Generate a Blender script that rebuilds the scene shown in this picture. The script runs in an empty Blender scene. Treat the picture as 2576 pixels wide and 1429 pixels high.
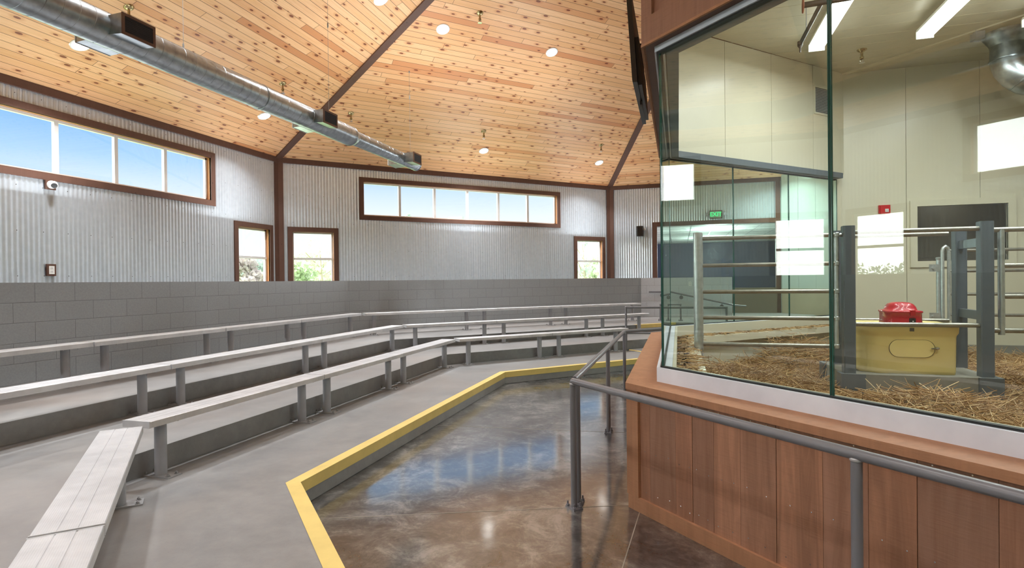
import bpy, math, random
import numpy as np
from mathutils import Vector, Matrix
random.seed(7); RNG = np.random.default_rng(11)
C = bpy.context.scene.collection
S2 = math.sqrt(.5)
H = 1.475                      # camera height above the polished floor; heights below are measured from the camera
# ---------------------------------------------------------------- octagon side frames: D runs along a side, O points outward
DIR = {1: (0, 1), 2: (S2, S2), 3: (-S2, S2), 4: (1, 0), 5: (S2, -S2), 6: (0, -1), 7: (-S2, -S2), 8: (-1, 0)}
OUT = {1: (-1, 0), 2: (-S2, S2), 3: (-S2, -S2), 4: (0, 1), 5: (S2, S2), 6: (1, 0), 7: (S2, -S2), 8: (0, -1)}
CW = {1: 8.6, 2: 13.743, 3: 5.5, 4: 17.452, 5: 17.56, 6: 14.0, 7: 8.86, 8: 5.145}     # outer wall offsets
EAVE, PITCH = 2.80, .433
Z0, Z1, Z2, Z3 = -1.475, -1.31, -1.145, -.98

def fp(k, u, v, z):
    d, o = DIR[k], OUT[k]
    return Vector((d[0]*u + o[0]*v, d[1]*u + o[1]*v, z + H))

def corner(k, a, j, b):
    """plan point where line offset a of side k meets offset b of side j"""
    o, p = OUT[k], OUT[j]
    det = o[0]*p[1] - o[1]*p[0]
    return ((a*p[1] - o[1]*b)/det, (o[0]*b - a*p[0])/det)

def along(k, pt): return DIR[k][0]*pt[0] + DIR[k][1]*pt[1]
def offset(k, pt): return OUT[k][0]*pt[0] + OUT[k][1]*pt[1]
def angle(k): return math.atan2(DIR[k][1], DIR[k][0])

# ---------------------------------------------------------------- mesh builder
class MB:
    def __init__(s): s.v, s.f, s.uv, s.m, s.sm = [], [], [], [], []
    def face(s, pts, uv=None, m=0, sm=False):
        i = len(s.v); s.v.extend(tuple(p) for p in pts)
        s.f.append(tuple(range(i, i+len(pts)))); s.uv.append(uv); s.m.append(m); s.sm.append(sm)
    def box(s, k, u0, u1, v0, v1, z0, z1, m=0):
        def q(*c):
            P = [fp(k, *x) for x in c]
            n = (P[1]-P[0]).cross(P[2]-P[0])
            ax = [abs(n.dot(Vector((*DIR[k], 0)))), abs(n.dot(Vector((*OUT[k], 0)))), abs(n.z)]
            a = ax.index(max(ax))
            uv = [(x[1], x[2]) if a == 0 else (x[0], x[2]) if a == 1 else (x[0], x[1]) for x in c]
            s.face(P, uv, m)
        q((u0, v0, z0), (u1, v0, z0), (u1, v0, z1), (u0, v0, z1))
        q((u1, v1, z0), (u0, v1, z0), (u0, v1, z1), (u1, v1, z1))
        q((u0, v1, z0), (u0, v0, z0), (u0, v0, z1), (u0, v1, z1))
        q((u1, v0, z0), (u1, v1, z0), (u1, v1, z1), (u1, v0, z1))
        q((u0, v0, z1), (u1, v0, z1), (u1, v1, z1), (u0, v1, z1))
        q((u0, v1, z0), (u1, v1, z0), (u1, v0, z0), (u0, v0, z0))
    def prism(s, poly, z0, z1, m=0, top=True, bottom=True):
        """vertical prism on a counterclockwise plan polygon; heights measured from the camera"""
        n = len(poly); a = sum(poly[i][0]*poly[(i+1) % n][1]-poly[(i+1) % n][0]*poly[i][1] for i in range(n))
        if a < 0: poly = poly[::-1]
        L = 0
        for i in range(n):
            p, q = poly[i], poly[(i+1) % n]; l = math.dist(p, q)
            s.face([(p[0], p[1], z0+H), (q[0], q[1], z0+H), (q[0], q[1], z1+H), (p[0], p[1], z1+H)], [(L, z0), (L+l, z0), (L+l, z1), (L, z1)], m); L += l
        if top: s.face([(p[0], p[1], z1+H) for p in poly], [tuple(p) for p in poly], m)
        if bottom: s.face([(p[0], p[1], z0+H) for p in poly[::-1]], [tuple(p) for p in poly[::-1]], m)
    def tube(s, pts, r, seg=14, m=0, cap=True, rs=None):
        """round tube along a polyline of world points, mitred at the bends"""
        pts = [Vector(p) for p in pts]; n = len(pts); rings = []
        t0 = (pts[1]-pts[0]).normalized()
        ref = Vector((0, 0, 1)) if abs(t0.z) < .9 else Vector((1, 0, 0))
        a = t0.cross(ref).normalized(); b = t0.cross(a).normalized()
        for i in range(n):
            if i == 0: t = (pts[1]-pts[0]).normalized(); w = t; sc = 1
            elif i == n-1: t = (pts[-1]-pts[-2]).normalized(); w = t
            else:
                t1 = (pts[i]-pts[i-1]).normalized(); t2 = (pts[i+1]-pts[i]).normalized(); w = (t1+t2).normalized()
            if i > 0:
                tp = (pts[i]-pts[i-1]).normalized()
                a = (a-tp*a.dot(tp)).normalized(); b = tp.cross(a).normalized()
                td = tp
            else: td = t0
            ring = []
            rr = rs[i] if rs else r
            for j in range(seg):
                an = 2*math.pi*j/seg; o = a*math.cos(an)*rr + b*math.sin(an)*rr
                dd = td.dot(w)
                o = o - td*(o.dot(w)/dd) if abs(dd) > .2 else o
                ring.append(pts[i]+o)
            rings.append(ring)
        i0 = len(s.v)
        for ring in rings: s.v.extend(tuple(p) for p in ring)
        for i in range(n-1):
            for j in range(seg):
                k = (j+1) % seg
                s.f.append((i0+i*seg+j, i0+i*seg+k, i0+(i+1)*seg+k, i0+(i+1)*seg+j)[::-1]); s.uv.append(None); s.m.append(m); s.sm.append(True)
        if cap:
            s.f.append(tuple(i0+j for j in range(seg))); s.f.append(tuple(i0+(n-1)*seg+j for j in range(seg))[::-1])
            s.uv += [None]*2; s.m += [m]*2; s.sm += [False]*2
    def lathe(s, c, axis, prof, seg=20, m=0):
        """profile of (radius, height along the axis) revolved about the axis through c"""
        axis = Vector(axis).normalized(); ref = Vector((0, 0, 1)) if abs(axis.z) < .9 else Vector((1, 0, 0))
        a = axis.cross(ref).normalized(); b = axis.cross(a); c = Vector(c); i0 = len(s.v)
        for r, h in prof:
            for j in range(seg):
                an = 2*math.pi*j/seg; s.v.append(tuple(c+axis*h+(a*math.cos(an)+b*math.sin(an))*max(r, 1e-5)))
        for i in range(len(prof)-1):
            for j in range(seg):
                k = (j+1) % seg
                s.f.append((i0+i*seg+j, i0+(i+1)*seg+j, i0+(i+1)*seg+k, i0+i*seg+k)[::-1]); s.uv.append(None); s.m.append(m); s.sm.append(True)
    def sweep(s, k, prof, u0, u1, z=0, m=0, caps=True):
        """closed (v, z) profile swept along side k"""
        n = len(prof)
        for i in range(n):
            p, q = prof[i], prof[(i+1) % n]
            s.face([fp(k, u0, p[0], p[1]+z), fp(k, u1, p[0], p[1]+z), fp(k, u1, q[0], q[1]+z), fp(k, u0, q[0], q[1]+z)],
                   [(u0, p[0]), (u1, p[0]), (u1, q[0]), (u0, q[0])], m)
        if caps:
            s.face([fp(k, u0, p[0], p[1]+z) for p in prof], None, m); s.face([fp(k, u1, p[0], p[1]+z) for p in prof[::-1]], None, m)
    def build(s, name, mats, parent=None, loc=None, kind=None, sharp=40, norm=True):
        me = bpy.data.meshes.new(name)
        base = Vector(loc) if loc is not None else (wloc(parent) if parent else Vector((0, 0, 0)))
        me.from_pydata([tuple(Vector(v)-base) for v in s.v], [], s.f)
        for x in (mats if isinstance(mats, (list, tuple)) else [mats]): me.materials.append(x)
        me.polygons.foreach_set('material_index', s.m); me.polygons.foreach_set('use_smooth', s.sm)
        if any(u for u in s.uv):
            L = me.uv_layers.new(name='UVMap').data
            for p, uv in zip(me.polygons, s.uv):
                if uv:
                    for li, c in zip(p.loop_indices, uv): L[li].uv = c
        if any(s.sm): me.set_sharp_from_angle(angle=math.radians(sharp))
        if norm:
            import bmesh
            bm = bmesh.new(); bm.from_mesh(me)
            bmesh.ops.remove_doubles(bm, verts=bm.verts, dist=1e-5) if norm == 'weld' else None
            bmesh.ops.recalc_face_normals(bm, faces=bm.faces); bm.to_mesh(me); bm.free()
        me.update()
        o = bpy.data.objects.new(name, me); C.objects.link(o)
        if parent: o.parent = parent; o.location = base - wloc(parent)
        else: o.location = base
        if kind: o['kind'] = kind
        return o

def wloc(o):
    v = Vector((0, 0, 0))
    while o is not None: v += Vector(o.location); o = o.parent
    return v

def thing(name, label, cat, loc, group=None):
    o = bpy.data.objects.new(name, None); o.empty_display_size = .1; C.objects.link(o)
    o.location = loc; o['label'] = label; o['category'] = cat
    if group: o['group'] = group
    return o
def tag(o, label, cat, group=None, kind=None):
    o['label'] = label; o['category'] = cat
    if group: o['group'] = group
    if kind: o['kind'] = kind
    return o
def struct(name, loc=(0, 0, 0)):
    o = bpy.data.objects.new(name, None); C.objects.link(o); o.location = loc; o['kind'] = 'structure'; return o

# ---------------------------------------------------------------- materials
def srgb(r, g, b):
    return tuple(((c/255)/12.92 if c/255 <= .04045 else ((c/255+.055)/1.055)**2.4) for c in (r, g, b)) + (1,)
class N:
    def __init__(s, name):
        s.mat = bpy.data.materials.new(name); s.mat.use_nodes = True; s.t = s.mat.node_tree; s.t.nodes.clear()
        s.out = s.n('ShaderNodeOutputMaterial')
    def n(s, ty, **kw):
        x = s.t.nodes.new(ty)
        for k, v in kw.items(): setattr(x, k, v)
        return x
    def l(s, a, b): s.t.links.new(a, b)
    def val(s, sock, v):
        if hasattr(v, 'is_output'): s.l(v, sock)
        else: sock.default_value = v
    def math(s, op, a, b=0.0, c=0.0, clamp=False):
        x = s.n('ShaderNodeMath', operation=op, use_clamp=clamp); s.val(x.inputs[0], a); s.val(x.inputs[1], b); s.val(x.inputs[2], c); return x.outputs[0]
    def mix(s, f, a, b, mode='MIX'):
        x = s.n('ShaderNodeMix', data_type='RGBA', blend_type=mode); s.val(x.inputs[0], f); s.val(x.inputs[6], a); s.val(x.inputs[7], b); return x.outputs[2]
    def ramp(s, f, stops, interp='LINEAR'):
        x = s.n('ShaderNodeValToRGB'); s.val(x.inputs[0], f); r = x.color_ramp; r.interpolation = interp
        while len(r.elements) < len(stops): r.elements.new(.5)
        for e, (p, c) in zip(r.elements, stops): e.position = p; e.color = c if len(c) == 4 else (*c, 1)
        return x.outputs[0]
    def coord(s, kind='Object'): return s.n('ShaderNodeTexCoord').outputs[kind]
    def mapping(s, v, scale=(1, 1, 1), loc=(0, 0, 0), rot=(0, 0, 0)):
        x = s.n('ShaderNodeMapping'); s.l(v, x.inputs[0]); x.inputs[1].default_value = loc; x.inputs[2].default_value = rot; x.inputs[3].default_value = scale; return x.outputs[0]
    def noise(s, v, scale, detail=3, rough=.55, dist=0.0, dim='3D', w=None):
        x = s.n('ShaderNodeTexNoise', noise_dimensions=dim); s.l(v, x.inputs['Vector']); x.inputs['Scale'].default_value = scale
        x.inputs['Detail'].default_value = detail; x.inputs['Roughness'].default_value = rough; x.inputs['Distortion'].default_value = dist
        return x.outputs[0]
    def bump(s, h, strength=.3, dist=.01):
        x = s.n('ShaderNodeBump'); s.l(h, x.inputs['Height']); x.inputs['Strength'].default_value = strength; x.inputs['Distance'].default_value = dist; return x.outputs[0]
    def bsdf(s, color, rough=.5, metal=0.0, ior=1.5, normal=None, coat=0.0, coat_rough=.05, spec=.5):
        b = s.n('ShaderNodeBsdfPrincipled'); s.val(b.inputs['Base Color'], color); s.val(b.inputs['Roughness'], rough); s.val(b.inputs['Metallic'], metal)
        b.inputs['IOR'].default_value = ior; b.inputs['Coat Weight'].default_value = coat; b.inputs['Coat Roughness'].default_value = coat_rough
        b.inputs['Specular IOR Level'].default_value = spec
        if normal is not None: s.l(normal, b.inputs['Normal'])
        s.l(b.outputs[0], s.out.inputs[0]); return b
def plain(name, col, rough=.5, metal=0.0, var=.06, scale=9, bump=0.0, coat=0.0, spec=.5):
    """painted or metal surface with slight mottling"""
    s = N(name); co = s.coord(); f = s.noise(co, scale, 4)
    c1 = tuple(max(0, c*(1-var)) for c in col[:3])+(1,); c2 = tuple(min(1, c*(1+var)) for c in col[:3])+(1,)
    c = s.ramp(f, [(.3, c1), (.7, c2)])
    nn = s.bump(s.noise(co, scale*14, 2), bump, .003) if bump else None
    s.bsdf(c, rough, metal, normal=nn, coat=coat, spec=spec); return s.mat

def mat_pine():
    s = N('pine_boards'); uv = s.n('ShaderNodeUVMap').outputs[0]; sep = s.n('ShaderNodeSeparateXYZ'); s.l(uv, sep.inputs[0])
    u, v = sep.outputs[0], sep.outputs[1]; BW = .125
    row = s.math('FLOOR', s.math('DIVIDE', v, BW)); fr = s.math('FRACT', s.math('DIVIDE', v, BW))
    wn = s.n('ShaderNodeTexWhiteNoise', noise_dimensions='1D'); s.l(row, wn.inputs['W'])
    ush = s.math('ADD', u, s.math('MULTIPLY', wn.outputs[0], 37.0))
    bl = s.math('DIVIDE', ush, 3.1); bid = s.math('FLOOR', bl); bfr = s.math('FRACT', bl)
    cb = s.n('ShaderNodeCombineXYZ'); s.l(row, cb.inputs[0]); s.l(bid, cb.inputs[1])
    w2 = s.n('ShaderNodeTexWhiteNoise', noise_dimensions='2D'); s.l(cb.outputs[0], w2.inputs['Vector'])
    base = s.ramp(w2.outputs[0], [(0, srgb(229, 175, 124)), (.35, srgb(239, 188, 138)), (.7, srgb(245, 199, 152)), (.93, srgb(226, 166, 117)), (1, srgb(208, 139, 93))])
    cv = s.n('ShaderNodeCombineXYZ'); s.l(s.math('MULTIPLY', ush, 1.2), cv.inputs[0]); s.l(s.math('MULTIPLY', v, 34.0), cv.inputs[1]); s.l(s.math('MULTIPLY', w2.outputs[0], 20.0), cv.inputs[2])
    gr = s.noise(cv.outputs[0], 1.6, 4, .6, .6)
    col = s.mix(s.math('MULTIPLY', s.ramp(gr, [(.42, (0, 0, 0)), (.72, (1, 1, 1))]), .45), base, srgb(214, 150, 88))
    # knots: one random spot per cell, kept on about a third of the cells
    kv = s.n('ShaderNodeCombineXYZ'); s.l(s.math('MULTIPLY', ush, 3.6), kv.inputs[0]); s.l(s.math('DIVIDE', v, BW), kv.inputs[1])
    vo = s.n('ShaderNodeTexVoronoi', voronoi_dimensions='2D', feature='F1'); s.l(kv.outputs[0], vo.inputs['Vector']); vo.inputs['Scale'].default_value = 1.0; vo.inputs['Randomness'].default_value = .85
    sepc = s.n('ShaderNodeSeparateColor'); s.l(vo.outputs['Color'], sepc.inputs[0])
    rad = s.math('ADD', s.math('MULTIPLY', sepc.outputs[1], .13), .05)
    d = s.math('DIVIDE', s.math('ADD', vo.outputs['Distance'], s.math('MULTIPLY', s.math('SUBTRACT', s.noise(kv.outputs[0], 9, 2), .5), .05)), rad)
    on = s.math('GREATER_THAN', sepc.outputs[0], .52)
    halo = s.math('MULTIPLY', s.ramp(d, [(.9, (1, 1, 1)), (2.4, (0, 0, 0))]), on)
    halo = s.math('MULTIPLY', s.math('SUBTRACT', 1.0, s.math('DIVIDE', d, 2.6), clamp=True), on)
    core = s.math('MULTIPLY', s.math('LESS_THAN', d, .95), on)
    col = s.mix(s.math('MULTIPLY', halo, .75), col, srgb(196, 118, 66))
    col = s.mix(s.math('MULTIPLY', core, .86), col, srgb(112, 50, 26))
    gv = s.math('ADD', s.math('LESS_THAN', fr, .06), s.math('LESS_THAN', bfr, .0022), clamp=True)
    col = s.mix(s.math('MULTIPLY', gv, .88), col, srgb(96, 52, 24))
    nn = s.bump(s.math('SUBTRACT', 1.0, gv), .35, .004)
    s.bsdf(col, .42, normal=nn, spec=.4); return s.mat

def mat_cmu(name, col):
    s = N(name); uv = s.n('ShaderNodeUVMap').outputs[0]; co = s.coord()
    mp = s.mapping(uv, loc=(0, 0, 0))
    b = s.n('ShaderNodeTexBrick', offset=.5); s.l(mp, b.inputs['Vector'])
    b.inputs['Scale'].default_value = 1; b.inputs['Brick Width'].default_value = .4064; b.inputs['Row Height'].default_value = .2032
    b.inputs['Mortar Size'].default_value = .0035; b.inputs['Mortar Smooth'].default_value = .6; b.inputs['Bias'].default_value = 0
    b.inputs['Color1'].default_value = col; b.inputs['Color2'].default_value = tuple(c*.93 for c in col[:3])+(1,); b.inputs['Mortar'].default_value = tuple(c*.55 for c in col[:3])+(1,)
    n1 = s.noise(co, 55, 4, .7); c = s.mix(.55, b.outputs[0], s.ramp(n1, [(.3, tuple(x*.8 for x in col[:3])), (.7, tuple(x*1.1 for x in col[:3]))]), 'MIX')
    c = s.mix(s.math('MULTIPLY', b.outputs[1], .75), c, tuple(x*.5 for x in col[:3])+(1,))
    hgt = s.math('SUBTRACT', s.math('MULTIPLY', n1, .35), b.outputs[1])
    s.bsdf(c, .55, normal=s.bump(hgt, .5, .004)); return s.mat

def mat_concrete(name, a, b_, brown, rough=(.3, .5), amt=.35):
    s = N(name); co = s.coord()
    n1 = s.noise(co, 1.1, 5, .6, .4); n2 = s.noise(co, 9, 5, .65); n3 = s.noise(co, .5, 3, .5, .8)
    c = s.ramp(s.math('ADD', s.math('MULTIPLY', n1, .6), s.math('MULTIPLY', n2, .4)), [(.32, a), (.68, b_)])
    c = s.mix(s.math('MULTIPLY', s.ramp(n3, [(.5, (0, 0, 0)), (.72, (1, 1, 1))]), amt), c, brown)
    sp = s.noise(co, 130, 2, .6); c = s.mix(s.math('MULTIPLY', s.math('GREATER_THAN', sp, .68), .25), c, tuple(x*.5 for x in a[:3])+(1,))
    r = s.math('ADD', s.math('MULTIPLY', n2, rough[1]-rough[0]), rough[0])
    s.bsdf(c, r, normal=s.bump(n2, .06, .004)); return s.mat

def mat_polished():
    s = N('polished_concrete'); co = s.coord()
    n1 = s.noise(co, .9, 6, .68, 1.2); n2 = s.noise(co, 4.5, 7, .74, .9); n3 = s.noise(co, 30, 4, .7)
    f = s.math('ADD', s.math('MULTIPLY', n1, .45), s.math('ADD', s.math('MULTIPLY', n2, .42), s.math('MULTIPLY', n3, .13)))
    c = s.ramp(f, [(.39, srgb(14, 14, 16)), (.46, srgb(40, 40, 43)), (.52, srgb(82, 81, 81)), (.60, srgb(140, 137, 134))])
    bp = s.bump(s.noise(co, 2.6, 3, .55), .06, .02)
    b = s.bsdf(c, .35, ior=1.5, normal=bp, coat=1.0, coat_rough=.16); b.inputs['Coat IOR'].default_value = 2.75
    s.l(s.math('ADD', s.math('MULTIPLY', n2, .10), .06), b.inputs['Coat Roughness']); s.l(bp, b.inputs['Coat Normal']); return s.mat

def mat_metal_wall():
    s = N('galvanised_corrugated'); co = s.coord()
    n1 = s.noise(co, 12, 2, .5); n2 = s.noise(s.mapping(co, (3, 3, .25)), 1.5, 3)
    c = s.ramp(s.math('ADD', s.math('MULTIPLY', n1, .5), s.math('MULTIPLY', n2, .5)), [(.3, srgb(212, 221, 230)), (.7, srgb(228, 236, 244))])
    s.bsdf(c, s.math('ADD', s.math('MULTIPLY', n1, .03), .295), .64); return s.mat

def mat_duct():
    s = N('galvanised_spiral_duct'); co = s.coord(); n1 = s.noise(co, 14, 3, .5)
    c = s.ramp(n1, [(.3, srgb(146, 153, 158)), (.7, srgb(172, 179, 184))])
    s.bsdf(c, s.math('ADD', s.math('MULTIPLY', n1, .03), .285), 1.0); return s.mat

def mat_wood(name, cols, rough=.62, stretch=(1, 1, .07), sc=16, lines=.5):
    """sawn boards: every separate board takes its own tone"""
    s = N(name); co = s.coord(); g = s.n('ShaderNodeNewGeometry').outputs['Random Per Island']
    base = s.ramp(g, [(i/(len(cols)-1), c) for i, c in enumerate(cols)])
    off = s.n('ShaderNodeVectorMath', operation='ADD'); s.l(co, off.inputs[0])
    cb = s.n('ShaderNodeCombineXYZ'); 
    for i in range(3): s.l(s.math('MULTIPLY', g, 31.0+i*17), cb.inputs[i])
    s.l(cb.outputs[0], off.inputs[1])
    gr = s.noise(s.mapping(off.outputs[0], stretch), sc, 5, .65, .8)
    c = s.mix(s.math('MULTIPLY', s.ramp(gr, [(.35, (1, 1, 1)), (.62, (0, 0, 0))]), lines), base, tuple(x*.62 for x in cols[0][:3])+(1,))
    big = s.noise(off.outputs[0], 2.3, 4, .6, .6); c = s.mix(s.math('MULTIPLY', s.ramp(big, [(.5, (0, 0, 0)), (.75, (1, 1, 1))]), .4), c, tuple(x*.8 for x in cols[-1][:3])+(1,))
    saw = s.noise(s.mapping(co, (4, 4, 60)), 2.2, 2); c = s.mix(s.math('MULTIPLY', s.math('GREATER_THAN', saw, .6), .13), c, tuple(x*.55 for x in cols[0][:3])+(1,))
    vo = s.n('ShaderNodeTexVoronoi', feature='F1'); s.l(s.mapping(off.outputs[0], (1, 1, .62)), vo.inputs['Vector']); vo.inputs['Scale'].default_value = 4.3
    sc2 = s.n('ShaderNodeSeparateColor'); s.l(vo.outputs['Color'], sc2.inputs[0])
    kn = s.math('MULTIPLY', s.math('LESS_THAN', vo.outputs['Distance'], .085), s.math('GREATER_THAN', sc2.outputs[0], .6))
    c = s.mix(s.math('MULTIPLY', kn, .7), c, tuple(x*.35 for x in cols[0][:3])+(1,))
    s.bsdf(c, rough, normal=s.bump(s.math('ADD', gr, saw), .22, .004), spec=.35); return s.mat

def mat_alu():
    s = N('anodised_aluminium_plank'); uv = s.n('ShaderNodeUVMap').outputs[0]; sep = s.n('ShaderNodeSeparateXYZ'); s.l(uv, sep.inputs[0]); co = s.coord()
    rib = s.math('SINE', s.math('MULTIPLY', sep.outputs[1], 6.2832/.0075)); tooth = s.math('SINE', s.math('MULTIPLY', sep.outputs[0], 6.2832/.0075))
    n1 = s.noise(co, 6, 3); c = s.ramp(n1, [(.3, srgb(208, 210, 214)), (.7, srgb(232, 234, 238))])
    s.bsdf(c, .36, .42, normal=s.bump(s.math('MULTIPLY', rib, s.math('ADD', tooth, 1.6)), .25, .0012)); return s.mat

def mat_glass(name, tint, rim=None):
    """clear sheet: straight-through tint plus a mirror share that grows towards grazing"""
    s = N(name); bf = s.n('ShaderNodeNewGeometry').outputs['Backfacing']
    fr = s.n('ShaderNodeFresnel'); s.l(s.math('SUBTRACT', 1.5, s.math('MULTIPLY', bf, 1.5-1/1.5)), fr.inputs[0])
    tr = s.n('ShaderNodeBsdfTransparent'); tr.inputs[0].default_value = tint
    gl = s.n('ShaderNodeBsdfGlossy'); gl.inputs['Roughness'].default_value = 0.0; gl.inputs[0].default_value = (1, 1, 1, 1)
    m = s.n('ShaderNodeMixShader'); s.l(fr.outputs[0], m.inputs[0]); s.l(tr.outputs[0], m.inputs[1]); s.l(gl.outputs[0], m.inputs[2]); s.l(m.outputs[0], s.out.inputs[0]); return s.mat

def mat_emit(name, col, st):
    s = N(name); e = s.n('ShaderNodeEmission'); e.inputs[0].default_value = col; e.inputs[1].default_value = st; s.l(e.outputs[0], s.out.inputs[0]); return s.mat

def mat_leaf(name, cols):
    s = N(name); g = s.n('ShaderNodeNewGeometry').outputs['Random Per Island']; c = s.ramp(g, [(i/(len(cols)-1), c) for i, c in enumerate(cols)])
    d = s.n('ShaderNodeBsdfDiffuse'); t = s.n('ShaderNodeBsdfTranslucent'); m = s.n('ShaderNodeMixShader'); m.inputs[0].default_value = .5
    s.l(c, d.inputs[0]); s.l(c, t.inputs[0]); s.l(d.outputs[0], m.inputs[1]); s.l(t.outputs[0], m.inputs[2]); s.l(m.outputs[0], s.out.inputs[0]); return s.mat

def mat_straw(name, cols):
    s = N(name); g = s.n('ShaderNodeNewGeometry').outputs['Random Per Island']
    c = s.ramp(g, [(i/(len(cols)-1), c) for i, c in enumerate(cols)]); s.bsdf(c, .55, spec=.3); return s.mat

M = dict(
    pine=mat_pine(), cmu=mat_cmu('grey_painted_block', srgb(154, 158, 160)), cmu_end=mat_cmu('pale_painted_block', srgb(206, 211, 217)),
    tier=mat_concrete('tier_concrete', srgb(124, 124, 125), srgb(160, 159, 158), srgb(148, 130, 116), amt=.35), floor=mat_polished(),
    metal=mat_metal_wall(), duct=mat_duct(), alu=mat_alu(),
    trim=mat_wood('brown_stained_trim', [srgb(92, 64, 53), srgb(102, 73, 61)], .5, sc=10, lines=.3),
    jamb=mat_wood('pine_jamb', [srgb(190, 130, 84), srgb(206, 148, 100)], .5, sc=10, lines=.3),
    boards=mat_wood('rough_sawn_boards', [srgb(170, 122, 94), srgb(154, 118, 98), srgb(186, 134, 104), srgb(158, 126, 108), srgb(176, 124, 96), srgb(146, 114, 96)], .7, lines=.8),
    cedar=mat_wood('cedar_rail', [srgb(172, 124, 92), srgb(182, 134, 102)], .6, sc=14, lines=.35),
    header=mat_wood('header_boards', [srgb(152, 112, 92), srgb(162, 122, 102)], .7),
    vinyl=plain('white_window_frame', srgb(226, 226, 224), .4, var=.02), winglass=mat_glass('window_glass', (.99, 1, .995, 1)),
    glass=mat_glass('pen_glass', (.91, .955, .93, 1)), edge=plain('glass_edge_green', srgb(40, 96, 86), .15, var=.1),
    yellow=plain('yellow_safety_paint', srgb(230, 203, 124), .5, var=.07, scale=5), leg=plain('grey_leg_paint', srgb(170, 172, 178), .42, var=.04),
    rail=plain('charcoal_rail_paint', srgb(118, 118, 124), .33, var=.05), plate=plain('zinc_plate', srgb(176, 177, 180), .4, .3),
    post=plain('slate_post_paint', srgb(98, 106, 114), .4, var=.05), bar=plain('weathered_pipe', srgb(164, 160, 150), .34, .75, var=.14, scale=20), glassg=mat_glass('pen_rear_glass', (.85, .95, .905, 1)),
    galv=plain('galvanised_pipe', srgb(196, 200, 200), .34, .75, var=.12, scale=24),
    beige=plain('beige_wall_panel', srgb(216, 209, 186), .3, var=.02, scale=1.2), beigeceil=plain('beige_ceiling_panel', srgb(206, 200, 180), .32, var=.03, scale=2),
    curb=plain('brushed_aluminium_curb', srgb(228, 234, 247), .42, .1, var=.1, scale=3), dark=plain('black_plastic', srgb(24, 24, 26), .4), black=plain('black_gasket', srgb(16, 20, 20), .5),
    white=plain('white_plastic', srgb(236, 236, 232), .4, var=.02), brass=plain('brass', srgb(176, 158, 118), .25, .95), chrome=plain('chrome', srgb(210, 210, 210), .15, 1.0),
    bronze=plain('bronze_grille_frame', srgb(92, 62, 44), .45, .3), louvre=plain('dark_louvre', srgb(38, 28, 26), .5),
    tub=plain('yellow_polyethylene', srgb(252, 226, 152), .45, var=.05, scale=3), red=plain('red_polyethylene', srgb(190, 22, 40), .35, var=.08, scale=6, coat=.3),
    redpaint=plain('red_paint', srgb(196, 30, 34), .4), rust=plain('rust_orange', srgb(150, 72, 40), .6), iron=plain('dark_iron', srgb(58, 50, 44), .5, .4),
    blue=plain('dark_blue_wall', srgb(56, 66, 92), .6, var=.05), panel=plain('brown_panel', srgb(116, 104, 88), .6, var=.08, scale=2), birch=plain('pale_wood_panel', srgb(178, 164, 138), .6, var=.08, scale=2),
    tile=plain('white_ceiling_tile', srgb(232, 234, 230), .8, var=.01), pale=plain('pale_metal_panel', srgb(196, 208, 200), .4, .2, var=.02),
    pad=mat_concrete('pad_concrete', srgb(128, 124, 114), srgb(164, 160, 150), srgb(120, 110, 96), (.6, .8), .3),
    dirt=plain('trodden_bedding', srgb(126, 102, 70), .9, var=.25, scale=6, bump=.6),
    straw=mat_straw('straw_stalks', [srgb(140, 100, 60), srgb(192, 150, 98), srgb(218, 182, 130), srgb(166, 122, 76), srgb(240, 214, 168)]),
    grass=plain('lawn', srgb(150, 178, 104), .9, var=.2, scale=2), bark=plain('bark', srgb(170, 156, 144), .9),
    leafa=mat_leaf('hazed_green_leaves', [srgb(176, 190, 160), srgb(192, 204, 176), srgb(206, 214, 190)]), leafb=mat_leaf('hazed_blue_green_leaves', [srgb(166, 182, 172), srgb(184, 198, 188)]),  # all leaf tones paled and greyed: outdoor haze put into the colour
    leafc=mat_leaf('hazed_reddish_leaves', [srgb(186, 176, 176), srgb(202, 192, 188)]),
    lens=mat_emit('lit_lens', (1, .97, .92, 1), 9), tubes=mat_emit('fluorescent_lens', (1, .97, .9, 1), 7), exitgreen=mat_emit('lit_green', (.1, 1, .35, 1), 1.2), exitface=plain('exit_face', srgb(170, 200, 170), .5),
    screen=plain('tv_screen', srgb(12, 12, 14), .15), bolt=plain('steel_bolt', srgb(160, 160, 162), .35, .5), chain=plain('chain_steel', srgb(180, 184, 184), .3, .9),
)

# ---------------------------------------------------------------- shell: floor, tiers, block walls
SIDES = [3, 1, 2, 4]
def ring_poly(offs, ext0, ext1):
    """open polyline through the corners of offsets per side; ext0/ext1 = run-out along the first and last side"""
    pts = []
    p0 = corner(3, offs[3], 1, offs[1]); u0 = ext0
    pts.append((DIR[3][0]*u0+OUT[3][0]*offs[3], DIR[3][1]*u0+OUT[3][1]*offs[3])); pts.append(p0)
    pts.append(corner(1, offs[1], 2, offs[2])); p = corner(2, offs[2], 4, offs[4]); pts.append(p)
    pts.append((ext1, offs[4])); return pts
def offs(d): return {3: -.57+d, 1: 2.40+d, 2: 7.23+d, 4: 11.09+d}
TIER = {1: offs(0), 2: offs(1.13), 3: offs(2.26)}
WALLO = {3: 3.25, 1: 6.35, 2: 11.6, 4: 15.45}
OUTER = {k: CW[k] for k in (3, 1, 2, 4)}
OUTER_IN = {k: CW[k]-.02 for k in (3, 1, 2, 4)}

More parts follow.
